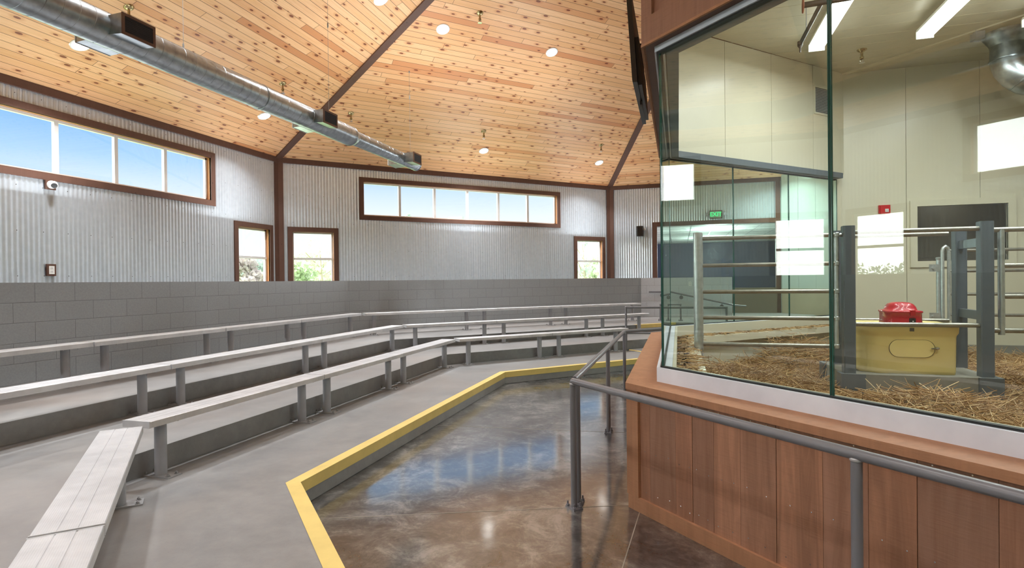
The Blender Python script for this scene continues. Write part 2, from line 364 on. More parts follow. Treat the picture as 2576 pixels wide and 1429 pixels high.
mb = MB(); mb.prism([(-8.4, -4), (14, -4), (14, 17.3), (-8.4, 17.3)], Z0-.25, Z0)
mb.build('floor', M['floor'], kind='structure')
for i, (zt, a, b) in enumerate([(Z1, TIER[1], TIER[2]), (Z2, TIER[2], TIER[3]), (Z3, TIER[3], OUTER_IN)]):
    mb = MB(); inn = ring_poly(a, -3.2, 3.4); out = ring_poly({k: b[k]+(.12 if i < 2 else 0) for k in b}, -3.2, 3.4)
    for j in range(4): mb.prism([inn[j], inn[j+1], out[j+1], out[j]], Z0+.002, zt)
    mb.build('floor_tier', M['tier'], kind='structure')
# yellow painted nosing along the lowest step
def nosing(name, k, v, u0, u1, zt, w=.085, h=.075):
    mb = MB(); mb.sweep(k, [(v-.004, -h), (v-.004, .003), (v+w, .003), (v+w, -.001), (v, -.001), (v, -h)], u0, u1, zt); return mb.build(name, M['yellow'], kind='structure')
def nosing_run():
    mb = MB(); o = TIER[1]; e = .004
    A = ring_poly({k: o[k]-e for k in o}, -3.2, 3.4); B = ring_poly({k: o[k]+.085 for k in o}, -3.2, 3.4)
    for j in range(4):
        a0, a1, b0, b1 = A[j], A[j+1], B[j], B[j+1]; z = Z1+.003+H
        mb.face([(*a0, z), (*a1, z), (*b1, z), (*b0, z)]); mb.face([(*a0, z), (*a1, z), (*a1, z-.078), (*a0, z-.078)])
    mb.build('trim_nosing', M['yellow'], kind='structure')
nosing_run()
nosing('trim_nosing', 2, TIER[3][2], 8.25, 9.4, Z3)
mb = MB(); p, q = (-.94, 10.80), (.25, 9.66)
mb.prism([p, q, (q[0]+.05, q[1]+.055), (p[0]+.05, p[1]+.055)], Z1, Z1+.004); mb.build('trim_marking', M['yellow'], kind='structure')
# saw cuts in the polished floor
for a, b in [((-2.39, 3.0), (-.30, 3.80)), ((-.25, 3.70), (-.33, 2.2)), ((-2.39, 7.75), (-.35, 7.95)), ((-2.39, 5.4), (-.3, 5.6))]:
    mb = MB(); d = Vector((b[0]-a[0], b[1]-a[1])).normalized(); nx, ny = -d.y*.003, d.x*.003
    mb.prism([(a[0]-nx, a[1]-ny), (b[0]-nx, b[1]-ny), (b[0]+nx, b[1]+ny), (a[0]+nx, a[1]+ny)], Z0, Z0+.0012)
    mb.build('trim_saw_cut', M['pad'], kind='structure')

def block_wall(name, k, v, u0, u1, z0, z1, mat, t=.2):
    mb = MB(); mb.box(k, u0, u1, v, v+t, z0, z1)
    mb.uv = [[(a, b-z0) for a, b in uv] for uv in mb.uv]
    return mb.build(name, mat, kind='structure')
w31, w12, w24 = corner(3, 3.25, 1, 6.35), corner(1, 6.35, 2, 11.6), corner(2, 11.6, 4, 15.45)
ZB = Z3; ZT = Z3 + 5*.2032
block_wall('wall_low_left', 1, 6.35, along(1, w31)-.05, along(1, w12)+.08, ZB, ZT, M['cmu'])
block_wall('wall_low_center', 2, 11.6, along(2, w12)-.005, along(2, w24)+.08, ZB, ZT-.001, M['cmu'])
block_wall('wall_low_right', 4, 15.45, along(4, w24)-.005, 1.30, ZB, ZT-.002, M['cmu_end'])
block_wall('wall_low_back', 3, 3.25, -3.0, along(3, w31)+.08, ZB, ZT-.001, M['cmu'])

# ---------------------------------------------------------------- outer walls of corrugated sheet
OPEN = {}
def corr_wall(name, k, v, u0, u1, z0, z1, openings=(), pitch=.0678, amp=.0085, per=8):
    n = int((u1-u0)/pitch*per); us = np.linspace(u0, u1, n+1); ph = 2*np.pi*us/pitch
    vs = v - amp*np.cos(ph)
    mb = MB(); cache = {}
    def vid(i, z):
        key = (i, round(z, 4))
        if key not in cache: cache[key] = len(mb.v); mb.v.append(tuple(fp(k, us[i], vs[i], z)))
        return cache[key]
    for i in range(n):
        um = (us[i]+us[i+1])/2; iv = [(z0, z1)]
        for a, b, c, d in openings:
            if a < um < b: iv = [p for q in iv for p in ((q[0], min(q[1], c)), (max(q[0], d), q[1])) if p[1]-p[0] > 1e-3]
        for a, b in iv:
            mb.f.append((vid(i, a), vid(i+1, a), vid(i+1, b), vid(i, b))); mb.uv.append(None); mb.m.append(0); mb.sm.append(True)
    # fixing screws on the crests
    r = .0065
    for z in np.arange(z0+.5, z1-.1, .62):
        for uu in np.arange(u0+.3, u1, .339):
            kk = round(uu/pitch)*pitch
            if any(a-.12 < kk < b+.12 and c-.12 < z < d+.12 for a, b, c, d in openings): continue
            mb.face([fp(k, kk+r*math.cos(t), v-amp-.003, z+r*math.sin(t)) for t in [i*math.pi/3 for i in range(6)]], None, 1)
    return mb.build(name, [M['metal'], M['iron']], kind='structure', norm=False, sharp=60)

TW = .105
nwin = [0]
def window(k, u0, u1, z0, z1, lights, meet=None):
    """u0..z1: outer edge of the casing; lights = number of panes side by side; meet = height of a meeting rail"""
    nwin[0] += 1; c = CW[k]; root = struct('window_%d' % nwin[0], fp(k, (u0+u1)/2, c, z0))
    OPEN.setdefault(k, []).append((u0+.03, u1-.03, z0+.03, z1-.03))
    a, b, d, e = u0+TW, u1-TW, z0+TW, z1-TW
    mb = MB(); f, g = c-.032, c-.004+.012
    mb.box(k, u0, u1, f, g, e, z1); mb.box(k, u0, u1, f, g, z0, d); mb.box(k, u0, a, f, g, d, e); mb.box(k, b, u1, f, g, d, e); mb.build('casing', M['trim'], root)
    mb = MB(); t = .02
    mb.box(k, a-t, a, c-.02, c+.15, d-t, e+t); mb.box(k, b, b+t, c-.02, c+.15, d-t, e+t); mb.box(k, a, b, c-.02, c+.15, e, e+t); mb.box(k, a, b, c-.02, c+.15, d-t, d); mb.build('jamb', M['jamb'], root)
    mb = MB(); w = .035; v0, v1 = c+.075, c+.125
    mb.box(k, a, b, v0, v1, e-w, e); mb.box(k, a, b, v0, v1, d, d+w); mb.box(k, a, a+w, v0, v1, d, e); mb.box(k, b-w, b, v0, v1, d, e)
    st = (b-a)/lights
    for i in range(1, lights): mb.box(k, a+i*st-.03, a+i*st+.03, v0-.005, v1, d, e)
    if meet: mb.box(k, a, b, v0-.01, v1, meet-.025, meet+.025)
    mb.build('frame', M['vinyl'], root)
    mb = MB(); mb.box(k, a+.01, b-.01, c+.098, c+.104, d+.01, e-.01); mb.build('pane', M['winglass'], root)
window(1, 3.285, 9.02, 1.50, 2.52, 6); window(1, 9.50, 10.64, -.09, 1.278, 1, .555); window(1, .87, 2.01, -.09, 1.278, 1, .555)
window(2, 3.395, 9.14, 1.50, 2.52, 6); window(2, 1.78, 2.895, -.09, 1.275, 1, .555); window(2, 9.61, 10.74, -.09, 1.278, 1, .555)
window(3, -1.18, 4.56, 1.50, 2.52, 6); window(3, 5.34, 6.46, -.09, 1.278, 1, .555); window(3, -3.0, -1.9, -.09, 1.278, 1, .555)
W31, W12, W24 = corner(3, CW[3], 1, CW[1]), corner(1, CW[1], 2, CW[2]), corner(2, CW[2], 4, CW[4])
OPX0, OPX1 = -.60, 2.62
corr_wall('wall_left', 1, CW[1], along(1, W31), along(1, W12), Z3, EAVE, OPEN[1])
corr_wall('wall_center', 2, CW[2], along(2, W12), along(2, W24), Z3, EAVE, OPEN[2])
corr_wall('wall_right', 4, CW[4], along(4, W24), 2.75, Z3, EAVE, [(OPX0-.06, OPX1+.06, Z3-.1, 1.60)])
W38 = corner(3, CW[3], 8, CW[8])
corr_wall('wall_behind', 3, CW[3], along(3, W38), along(3, W31), Z3, EAVE, OPEN[3])
for nm, k, a, b in [('wall_far_right', 5, corner(4, CW[4], 5, CW[5]), corner(5, CW[5], 6, CW[6])), ('wall_far_side', 6, corner(5, CW[5], 6, CW[6]), corner(6, CW[6], 7, CW[7])),
                    ('wall_far_corner', 7, corner(6, CW[6], 7, CW[7]), corner(7, CW[7], 8, CW[8])), ('wall_near_side', 8, corner(7, CW[7], 8, CW[8]), W38)]:
    mb = MB(); mb.box(k, along(k, a), along(k, b), CW[k], CW[k]+.1, Z0, EAVE); mb.build(nm, M['pale'], kind='structure')
mb = MB(); mb.box(4, 2.75, 7.4, CW[4], CW[4]+.1, Z3, EAVE); mb.build('wall_right_end', M['pale'], kind='structure')

# ceilings: one sloping plane of boards per side, clipped against its neighbours
def zc(k, x, y): return EAVE + PITCH*(CW[k]-(OUT[k][0]*x+OUT[k][1]*y))
def clip(poly, f):
    out = []
    for i in range(len(poly)):
        p, q = poly[i], poly[(i+1) % len(poly)]; a, b = f(p), f(q)
        if a >= 0: out.append(p)
        if (a >= 0) != (b >= 0): t = a/(a-b); out.append((p[0]+t*(q[0]-p[0]), p[1]+t*(q[1]-p[1])))
    return out
sl = math.sqrt(1+PITCH**2)
for k in range(1, 9):
    o, d = OUT[k], DIR[k]
    poly = [(d[0]*u+o[0]*v, d[1]*u+o[1]*v) for u, v in [(-30, CW[k]+.05), (30, CW[k]+.05), (30, -30), (-30, -30)]]
    for j in range(1, 9):
        if j != k: poly = clip(poly, lambda p, j=j: zc(j, *p)-zc(k, *p))
    if len(poly) < 3: continue
    mb = MB(); mb.face([(p[0], p[1], zc(k, *p)+H) for p in poly], [(along(k, p), (CW[k]-offset(k, p))*sl) for p in poly])
    mb.face([(p[0], p[1], zc(k, *p)+H+.1) for p in poly[::-1]])
    mb.build('ceiling', M['pine'], kind='structure', norm=False)
# eave and hip trim, corner posts
def eave_trim(k, u0, u1):
    mb = MB(); c = CW[k]; mb.box(k, u0, u1, c-.045, c, EAVE-.10, EAVE+.015); mb.build('trim_eave', M['trim'], kind='structure')
eave_trim(1, along(1, W31), along(1, W12)); eave_trim(2, along(2, W12), along(2, W24)); eave_trim(4, along(4, W24), 2.75); eave_trim(3, along(3, W38), along(3, W31))
def hip(pt, ang, length):
    dx, dy = math.cos(ang), math.sin(ang); dz = PITCH*math.cos(math.radians(22.5)); mb = MB()
    a = Vector((pt[0], pt[1], EAVE+H)); t = Vector((dx, dy, dz)); nrm = Vector((-dy, dx, 0))*.075
    def q(f, w, z): return a+t*f+nrm*w+Vector((0, 0, z))
    for f0, f1 in [(0, length)]:
        A = [q(f0, -1, -.005), q(f0, 1, -.005), q(f0, 1, -.04), q(f0, -1, -.04)]; B = [q(f1, -1, -.005), q(f1, 1, -.005), q(f1, 1, -.04), q(f1, -1, -.04)]
        for i in range(4): mb.face([A[i], A[(i+1) % 4], B[(i+1) % 4], B[i]])
        mb.face(A); mb.face(B)
    mb.build('trim_hip', M['trim'], kind='structure')
hip(W12, math.radians(-22.5), 10.4); hip(W24, math.radians(-67.5), 10.4); hip(W31, math.radians(22.5), 10.0)
def corner_post(k, j, pt):
    mb = MB(); a, b = along(k, pt), along(j, pt)
    mb.box(k, a-.12, a, CW[k]-.035, CW[k], Z3, EAVE-.1); mb.box(j, b, b+.12, CW[j]-.035, CW[j], Z3, EAVE-.1); mb.build('trim_corner_post', M['trim'], kind='structure')
corner_post(1, 2, W12); corner_post(2, 4, W24); corner_post(3, 1, W31)
# opening in the right wall and the room beyond it
mb = MB(); c = CW[4]
mb.box(4, OPX0-.13, OPX0, c-.04, c+.16, Z3, 1.56); mb.box(4, OPX0-.13, OPX1+.1, c-.04, c+.16, 1.56, 1.68); mb.build('trim_opening', M['trim'], kind='structure')
mb = MB(); mb.box(4, 2.62, 2.74, c-.05, c+.1, Z3, EAVE); mb.build('trim_corner_post', M['trim'], kind='structure')
mb = MB(); mb.box(4, OPX0-1.2, 5.0, c+.17, 27, Z3-.1, Z3); mb.build('floor_annex', M['pad'], kind='structure')
mb = MB(); mb.box(4, OPX0-1.2, 5.0, c+.17, 27, 1.60, 1.68)
for i in range(9): mb.box(4, OPX0-1.2, 5.0, 18.2+i*1.0, 18.218+i*1.0, 1.594, 1.60, 1)
for i in range(9): mb.box(4, OPX0-1+i*.66, OPX0-.982+i*.66, c+.17, 27, 1.593, 1.60, 1)
mb.build('ceiling_annex', [M['tile'], M['plate']], kind='structure')
mb = MB(); mb.box(4, OPX0-1.2, 5.0, 27, 27.1, Z3, 1.6); mb.build('wall_annex_back', M['blue'], kind='structure')
mb = MB(); mb.box(4, OPX0-1.3, OPX0-1.2, c+.17, 27, Z3, 1.6); mb.build('wall_annex_left', M['blue'], kind='structure')
mb = MB(); mb.box(4, 5.0, 5.1, c+.17, 27, Z3, 1.6); mb.build('wall_annex_right', M['blue'], kind='structure')
mb = MB(); mb.box(4, 1.34, 2.62, 17.30, 17.40, Z3, -.27); mb.build('wall_wainscot', M['panel'], kind='structure')
# pale panelled wall running on beyond the opening
mb = MB(); u5 = along(5, (2.76, 17.35)); v5 = offset(5, (2.76, 17.35))
for i in range(9): mb.box(5, u5+i*.5, u5+i*.5+.494, v5, v5+.06, -.30, 3.2)
mb.build('wall_pale_panels', M['pale'], kind='structure')
mb = MB(); mb.box(5, u5, u5+4.5, v5-.02, v5+.06, Z0, -.30); mb.build('wall_pale_base', M['birch'], kind='structure')

# ---------------------------------------------------------------- the glazed animal pen
def pen(d):
    """offsets of the pen's faces moved inward by d from the boarded base"""
    return {3: -2.448-d, 1: .305-d, 2: 5.42-d}
def penring(d):
    o = pen(d); a = corner(3, o[3], 1, o[1]); b = corner(1, o[1], 2, o[2])
    e0 = (DIR[3][0]*-.75+OUT[3][0]*o[3], DIR[3][1]*-.75+OUT[3][1]*o[3]); e1 = (DIR[2][0]*8.45+OUT[2][0]*o[2], DIR[2][1]*8.45+OUT[2][1]*o[2])
    return [e0, a, b, e1]
def strip(name, d0, d1, z0, z1, mat, kind='structure', parent=None):
    A, B = penring(d0), penring(d1); mb = MB()
    for j in range(3): mb.prism([A[j], A[j+1], B[j+1], B[j]], z0, z1)
    return mb.build(name, mat, parent, kind=kind)
ZL, ZC, ZH = -.667, -.575, 1.507
# boarded base: separate upright boards, skirting, corner boards, cap rail, aluminium curb
def boards(name, k, v, u0, u1, z0, z1, mat, widths, t=.022, nails=()):
    mb = MB(); u = u1; i = 0
    while u > u0+.01:
        w = widths[i % len(widths)]; a = max(u0, u-w); mb.box(k, a+.0012, u-.0012, v-t+.001*(i % 3), v+.001*(i % 3), z0, z1)
        for z in nails:
            for du in (.25, .75):
                uu = a+(u-a)*du+random.uniform(-.015, .015); zz = z+random.uniform(-.012, .012); r = .0032; vv = v+.001*(i % 3)+.0012
                mb.face([fp(k, uu+r*math.cos(x), vv, zz+r*math.sin(x)) for x in [n*math.pi/3 for n in range(6)]], None, 1)
        u = a; i += 1
    return mb.build(name, [mat, M['chrome']], kind='structure', norm=False)
o = pen(0); cA = corner(3, o[3], 1, o[1]); cB = corner(1, o[1], 2, o[2])
WD = [.178, .218, .13, .152, .175, .21, .236, .20, .185, .26]
boards('wall_pen_front', 3, o[3], -.75, along(3, cA), Z0, ZL-.03, M['boards'], WD, nails=(-1.33, -1.08, -.73))
boards('wall_pen_left', 1, o[1], along(1, cA), along(1, cB), Z0, ZL-.03, M['boards'], WD[3:], nails=(-1.33, -1.08, -.73))
boards('wall_pen_rear', 2, o[2], along(2, cB), 8.4, Z0, ZL-.03, M['boards'], WD)
strip('wall_pen_core', .024, .30, Z0, ZL-.04, M['beige'])
strip('baseboard_pen', -.02, .0, Z0, -1.386, M['cedar'])
mb = MB(); e = o[3]; f = o[1]
mb.box(3, along(3, cA)-.088, along(3, cA)+.02, e-.001, e+.02, -1.386, ZL-.035); mb.box(1, along(1, cA)-.0, along(1, cA)+.09, f-.001, f+.02, -1.386, ZL-.035)
mb.build('trim_pen_corner', M['cedar'], kind='structure')
strip('trim_cap_rail', -.032, .17, ZL-.04, ZL, M['cedar'])
strip('trim_glazing_curb', .163, .26, ZL, ZC, M['curb'])
strip('trim_glazing_gasket', .186, .214, ZC, ZC+.010, M['black'])
# glass panels, three to a side, each with green polished edges
GD = .20; g = pen(GD); gA, gB = corner(3, g[3], 1, g[1]), corner(1, g[1], 2, g[2])
def glass_panel(k, u0, u1, z0=ZC+.006, z1=ZH-.03):
    nwin[0] += 1; v = g[k]; root = struct('window_%d' % nwin[0], fp(k, (u0+u1)/2, v, z0)); mb = MB(); t = .006; q = .004
    for vv, flip in ((v+t, 0), (v-t, 1)):
        P = [fp(k, u0+q, vv, z0), fp(k, u1-q, vv, z0), fp(k, u1-q, vv, z1), fp(k, u0+q, vv, z1)]; mb.face(P[::-1] if flip == 0 else P)
    mb.build('pane', M['glassg'] if k == 2 else M['glass'], root, norm=False)
    mb = MB(); mb.box(k, u0+.0035, u0+q+.0045, v-t, v+t, z0, z1); mb.box(k, u1-q-.0045, u1-.0035, v-t, v+t, z0, z1); mb.build('polished_edge', M['edge'], root)
SIDE = 1.138
ua = along(3, gA)
for i in range(3): glass_panel(3, ua-(i+1)*SIDE, ua-i*SIDE)
ua, ub = along(1, gA), along(1, gB)
for i in range(3): glass_panel(1, ua+i*(ub-ua)/3, ua+(i+1)*(ub-ua)/3)
ua = along(2, gB)
for i in range(3): glass_panel(2, ua+i*SIDE, ua+(i+1)*SIDE)
# header above the glass
strip('wall_pen_header', .112, .16, ZH+.012, 6.1, M['header'])
strip('trim_header_band', .087, .111, ZH, ZH+.17, M['header'])
strip('trim_header_lip', .084, .10, ZH-.008, ZH+.008, M['cedar'])
strip('trim_header_soffit', .10, .17, ZH+.002, ZH+.012, M['trim'])
strip('trim_glazing_head', .168, .235, ZH-.035, ZH+.04, M['curb'])
strip('trim_head_gasket', .180, .220, ZH-.047, ZH-.035, M['black'])
mb = MB(); a3, a1 = along(3, cA), along(1, cA)
o = pen(.112); cA = corner(3, o[3], 1, o[1]); a3, a1 = along(3, cA), along(1, cA)
mb.box(3, a3-.085, a3+.01, o[3]-.0, o[3]+.024, ZH+.17, 5.8); mb.box(1, a1-.01, a1+.085, o[1], o[1]+.024, ZH+.17, 5.8)
for i in range(1, 9): mb.box(3, a3-.05-i*.42-.035, a3-.05-i*.42+.035, o[3], o[3]+.022, ZH+.17, 5.8)
for i in range(1, 8): mb.box(1, a1+.05+i*.42-.035, a1+.05+i*.42+.035, o[1], o[1]+.022, ZH+.17, 5.8)
mb.build('trim_header_batten', M['header'], kind='structure')
# interior lining: wide beige panels with thin seams
ZPC, ZPF = 3.07, -1.12
def lining(name, k, v, u0, u1, z0, z1, step=.915, t=.04, holes=()):
    """panels face inward (towards smaller offset)"""
    mb = MB(); u = u0
    while u < u1-.01:
        b = min(u+step, u1); iv = [(z0, z1, u, b)]
        for h0, h1, hz0, hz1 in holes:
            nv = []
            for c0, c1, x0, x1 in iv:
                if x1 <= h0 or x0 >= h1 or c1 <= hz0 or c0 >= hz1: nv.append((c0, c1, x0, x1)); continue
                if x0 < h0: nv.append((c0, c1, x0, h0))
                if x1 > h1: nv.append((c0, c1, h1, x1))
                m0, m1 = max(x0, h0), min(x1, h1)
                if c0 < hz0: nv.append((c0, hz0, m0, m1))
                if c1 > hz1: nv.append((hz1, c1, m0, m1))
            iv = nv
        for c0, c1, x0, x1 in iv: mb.box(k, x0+(.003 if x0 == u else 0), x1-(.003 if x1 == b else 0), v, v+t, c0, c1)
        u = b
    return mb.build(name, M['beige'], kind='structure')
li = pen(.255); lA, lB = corner(3, li[3], 1, li[1]), corner(1, li[1], 2, li[2]); li2 = along(2, lB)
lining('wall_pen_lining_front', 3, li[3], -.7, along(3, lA), ZH+.045, ZPC)
lining('wall_pen_lining_left', 1, li[1], along(1, lA), along(1, lB), ZH+.045, ZPC)
YB = 9.72; XB = YB-li[2]/S2
lining('wall_pen_lining_rear', 2, li[2], li2, along(2, (XB, YB)), ZH+.045, ZPC)
strip('trim_pen_inner_head', .24, .32, ZH-.032, ZH+.045, M['post'])
lining('wall_pen_back', 4, YB, XB-.1, 8.0, ZPF, ZPC, holes=[(3.36, 4.47, .22, 1.02)])
mb = MB(); mb.box(4, 8.0, 8.1, -1.2, YB+.2, ZPF, ZPC+.2); mb.build('wall_pen_right', M['beige'], kind='structure')
mb = MB(); mb.box(4, 2.2, 8.0, 1.3, 1.42, Z0, 5.6); mb.build('wall_pen_near', M['beige'], kind='structure')
# pen floor, ceiling
inn = penring(.28)
fl = [inn[0], inn[1], inn[2], (XB, YB), (8, YB), (8, 1.42), (2.3, 1.42)]
mb = MB(); mb.prism(fl, Z0+.01, ZPF); mb.build('floor_pen', M['dirt'], kind='structure')
mb = MB(); mb.prism(fl, ZPC, ZPC+.05); mb.build('ceiling_pen', M['beigeceil'], kind='structure')
mb = MB(); p = Vector((XB, YB)); d = Vector((S2, -S2)); nn = Vector((S2, S2))*.03
for i in range(1, 16):
    mb.box(4, -.1, 8, YB-.29*i, YB-.29*i+.005, ZPC-.003, ZPC)
mb.prism([p-nn, p+d*7-nn, p+d*7+nn, p+nn], ZPC-.02, ZPC-.001); mb.build('trim_pen_ceiling_seam', M['beige'], kind='structure')
# low inner ledge under the rear and left glass
strip('trim_pen_inner_ledge', .262, .50, -.78, -.70, M['beige'])
strip('trim_pen_curb_lining', .261, .285, -.70, ZC-.002, M['beige'])
strip('wall_pen_inner_curb', .262, .40, ZPF, -.70, M['beige'])
mb = MB(); mb.box(4, XB, 8, YB-.05, YB-.001, ZPF, -.99); mb.build('baseboard_pen_back', M['pad'], kind='structure')
# window in the pen's back wall with the dark barn behind it
nwin[0] += 1; root = struct('window_%d' % nwin[0], fp(4, 3.9, YB, .22))
mb = MB(); f0, f1 = YB-.03, YB+.02
mb.box(4, 3.27, 4.56, f0, f1, 1.02, 1.11); mb.box(4, 3.27, 4.56, f0, f1, .13, .22); mb.box(4, 3.27, 3.36, f0, f1, .22, 1.02); mb.box(4, 4.47, 4.56, f0, f1, .22, 1.02); mb.build('casing', M['beige'], root)
mb = MB(); mb.box(4, 3.36, 4.47, YB+.02, YB+.03, .22, 1.02); mb.build('pane', M['winglass'], root)
mb = MB(); mb.box(4, 3.0, 5.2, YB+.9, YB+1.0, -.4, 1.6); mb.build('wall_barn', M['panel'], kind='structure')
mb = MB(); mb.box(4, 2.9, 3.0, YB+.06, YB+1.0, -.4, 1.6); mb.box(4, 5.2, 5.3, YB+.06, YB+1.0, -.4, 1.6); mb.box(4, 2.9, 5.3, YB+.06, YB+1.0, 1.6, 1.7); mb.box(4, 2.9, 5.3, YB+.06, YB+1.0, -.5, -.4); mb.build('wall_barn_passage', M['iron'], kind='structure')

# ---------------------------------------------------------------- benches
def bench_leg_mesh():
    mb = MB(); h = .373
    mb.tube([(0, 0, .008), (0, 0, h)], .0385, 20); me = mb.build('leg', M['leg'], loc=(0, 0, 0))
    mb = MB(); L, W = .125, .055    # plate lies across the plank
    pl = [(-L, -W), (L, -W), (L, W), (-L, W)]
    mb.prism(pl, -H, -H+.009)
    pt = mb.build('base_plate', M['plate'], loc=(0, 0, 0))
    bo = []
    for sx in (-1, 1):
        for sy in (-1, 1):
            mb = MB(); mb.lathe((sx*.098, sy*.034, .009), (0, 0, 1), [(.016, 0), (.016, .003), (.010, .003), (.010, .013), (.006, .015), (.006, .019), (0, .020)], 6); bo.append(mb.build('anchor_bolt', M['bolt'], loc=(0, 0, 0)))
    mb = MB()
    for s in (-1, 1):
        for x in (-.075, .075): mb.lathe((x, s*.072, h-.012), (0, 0, 1), [(.007, 0), (.007, .011)], 6)
    mb.prism([(-.10, -.085), (.10, -.085), (.10, .085), (-.10, .085)], -H+h-.004, -H+h-.0005)
    br = mb.build('bracket', M['plate'], loc=(0, 0, 0))
    return [me, pt, br, *bo]
LEG0 = None
def bench(k, v, zt, u0, u1, legs, label, group):
    """plank seat on two pedestal legs; v = leg offset from the camera line"""
    global LEG0
    g_ = .006; a, b = u0+g_, u1-g_; um = (a+b)/2
    root = thing('plank_bench', label, 'bench', fp(k, um, v, zt), group)
    w, t, h = .1125, .043, .416; top, bot = h, h-t
    P = [(-w, bot), (w, bot), (w, top-.003), (w-.003, top)]
    for c in (.032, -.032): P += [(c+.003, top), (c+.002, top-.0025), (c-.002, top-.0025), (c-.003, top)]
    P += [(-w+.003, top), (-w, top-.003)]
    mb = MB(); mb.sweep(k, [(v+x, z) for x, z in P], a+.003, b-.003, zt); mb.build('plank', M['alu'], root)
    for uu, sg in ((a, 1), (b, -1)):
        mb = MB(); mb.sweep(k, [(v-w-.001, bot-.001), (v+w+.001, bot-.001), (v+w+.001, top+.001), (v-w-.001, top+.001)], min(uu, uu+sg*.006), max(uu, uu+sg*.006), zt); mb.build('end_cap', M['alu'], root)
    if LEG0 is None: LEG0 = bench_leg_mesh(); proto = True
    else: proto = False
    an = angle(k) + math.pi/2
    for n, uu in enumerate(legs):
        L, *kids = LEG0 if (proto and n == 0) else [x.copy() for x in LEG0]
        if not (proto and n == 0):
            for x in (L, *kids): C.objects.link(x)
        p = fp(k, uu, v, zt)
        L.parent = root; L.location = p-wloc(root); L.rotation_euler = (0, 0, an)
        for x in kids: x.parent = L; x.location = (0, 0, 0); x.rotation_euler = (0, 0, 0)
G1, G2, G3 = 'plank benches on the lowest tier', 'plank benches on the middle tier', 'plank benches on the top tier'
bench(3, .43, Z1, 2.61, 4.30, (2.81, 4.09), 'white ribbed plank bench at lower left, whole, running towards the viewer', G1)
bench(3, .43, Z1, .70, 2.605, (.92, 2.40), 'white plank bench butted to the nearest bench, cut off at the lower left corner', G1)
bench(1, 3.43, Z1, 2.90, 4.825, (3.09, 4.625), 'lowest-tier plank bench with its open end beside the nearest bench, left bank', G1)
bench(1, 3.43, Z1, 4.825, 6.50, (5.025, 6.30), 'middle one of the three lowest-tier plank benches in the left bank', G1)
bench(1, 3.43, Z1, 6.50, 8.23, (6.70, 8.05), 'lowest-tier plank bench of the left bank ending at the bend', G1)
bench(1, 4.56, Z2, 2.00, 4.13, (2.20, 3.93), 'middle-tier plank bench running off the left edge of the photo', G2)
bench(1, 4.56, Z2, 4.13, 6.43, (4.335, 6.23), 'middle-tier plank bench in the left bank, second from the bend', G2)
bench(1, 4.56, Z2, 6.43, 8.72, (6.63, 8.52), 'middle-tier plank bench of the left bank ending at the bend', G2)
bench(1, 5.69, Z3, 1.95, 4.285, (2.15, 4.085), 'top-tier plank bench running off the left edge, below the wall outlet', G3)
bench(1, 5.69, Z3, 4.285, 6.01, (4.48, 5.81), 'top-tier plank bench against the left block wall, third from the bend', G3)
bench(1, 5.69, Z3, 6.01, 7.54, (6.21, 7.35), 'short top-tier plank bench in the left bank, second from the bend', G3)
bench(1, 5.69, Z3, 7.54, 9.28, (7.74, 9.075), 'top-tier plank bench ending in the corner of the block wall', G3)
bench(2, 8.26, Z1, 3.53, 5.245, (3.73, 5.05), 'lowest-tier plank bench of the far bank starting at the bend', G1)
bench(2, 8.26, Z1, 5.245, 6.90, (5.44, 6.68), 'lowest-tier plank bench of the far bank ending behind the handrail corner', G1)
bench(2, 9.39, Z2, 3.055, 4.765, (3.25, 4.567), 'middle-tier plank bench of the far bank starting at the bend', G2)
bench(2, 9.39, Z2, 4.765, 7.06, (4.967, 6.85), 'long middle-tier plank bench in the centre of the far bank', G2)
bench(2, 9.39, Z2, 7.06, 8.43, (7.26, 8.23), 'short middle-tier plank bench at the right end of the far bank, behind the rail post', G2)
bench(2, 10.52, Z3, 2.65, 4.92, (2.85, 4.72), 'top-tier plank bench of the far bank starting in the wall corner', G3)
bench(2, 10.52, Z3, 4.92, 6.92, (5.12, 6.72), 'top-tier plank bench in the middle of the far block wall', G3)
bench(2, 10.52, Z3, 6.92, 9.20, (7.12, 9.02), 'top-tier plank bench at the right end of the far block wall', G3)

# ---------------------------------------------------------------- pipe rails
def foot(parent, p, ang, s=1):
    mb = MB(); c, sn = math.cos(ang), math.sin(ang)
    def R(x, y): return (p.x+c*x-sn*y, p.y+sn*x+c*y)
    mb.prism([R(-.05, -.035), R(.05, -.035), R(.05, .035), R(-.05, .035)], p.z-H, p.z-H+.008)
    mb.build('base_plate', M['rail'], parent)
    for x, y in ((-.037, -.024), (.037, -.024), (.037, .024), (-.037, .024)): q = R(x, y); mb = MB(); mb.lathe((q[0], q[1], p.z+.008), (0, 0, 1), [(.012, 0), (.012, .012), (.006, .014), (.006, .034), (0, .035)], 6); mb.build('anchor_bolt', M['rail'], parent)
RT = -.653; RR = .0215
def rail(name, label, path, posts, ang, zfoot=Z0, group=None):
    root = thing(name, label, 'handrail', Vector((posts[0][0], posts[0][1], zfoot+H)), group)
    mb = MB(); mb.tube([(x, y, z+H) for x, y, z in path], RR, 18); mb.build('top_rail', M['rail'], root)
    for x, y, zt in posts:
        mb = MB(); mb.tube([(x, y, zfoot+H), (x, y, zt+H)], .020, 16); po = mb.build('post', M['rail'], root)
        mb = MB(); mb.lathe((x, y, zt+H-.026), (0, 0, 1), [(.020, 0), (.0235, .004), (.0235, .010), (.020, .014)], 16); mb.build('weld_collar', M['plate'], po)
        foot(po, Vector((x, y, zfoot+H)), ang)
    return root
def on3(u): q = fp(3, u, -2.115, 0); return (q.x, q.y)
P0 = on3(3.052)
ends = [on3(u) for u in (3.052, 1.235, -.55)]
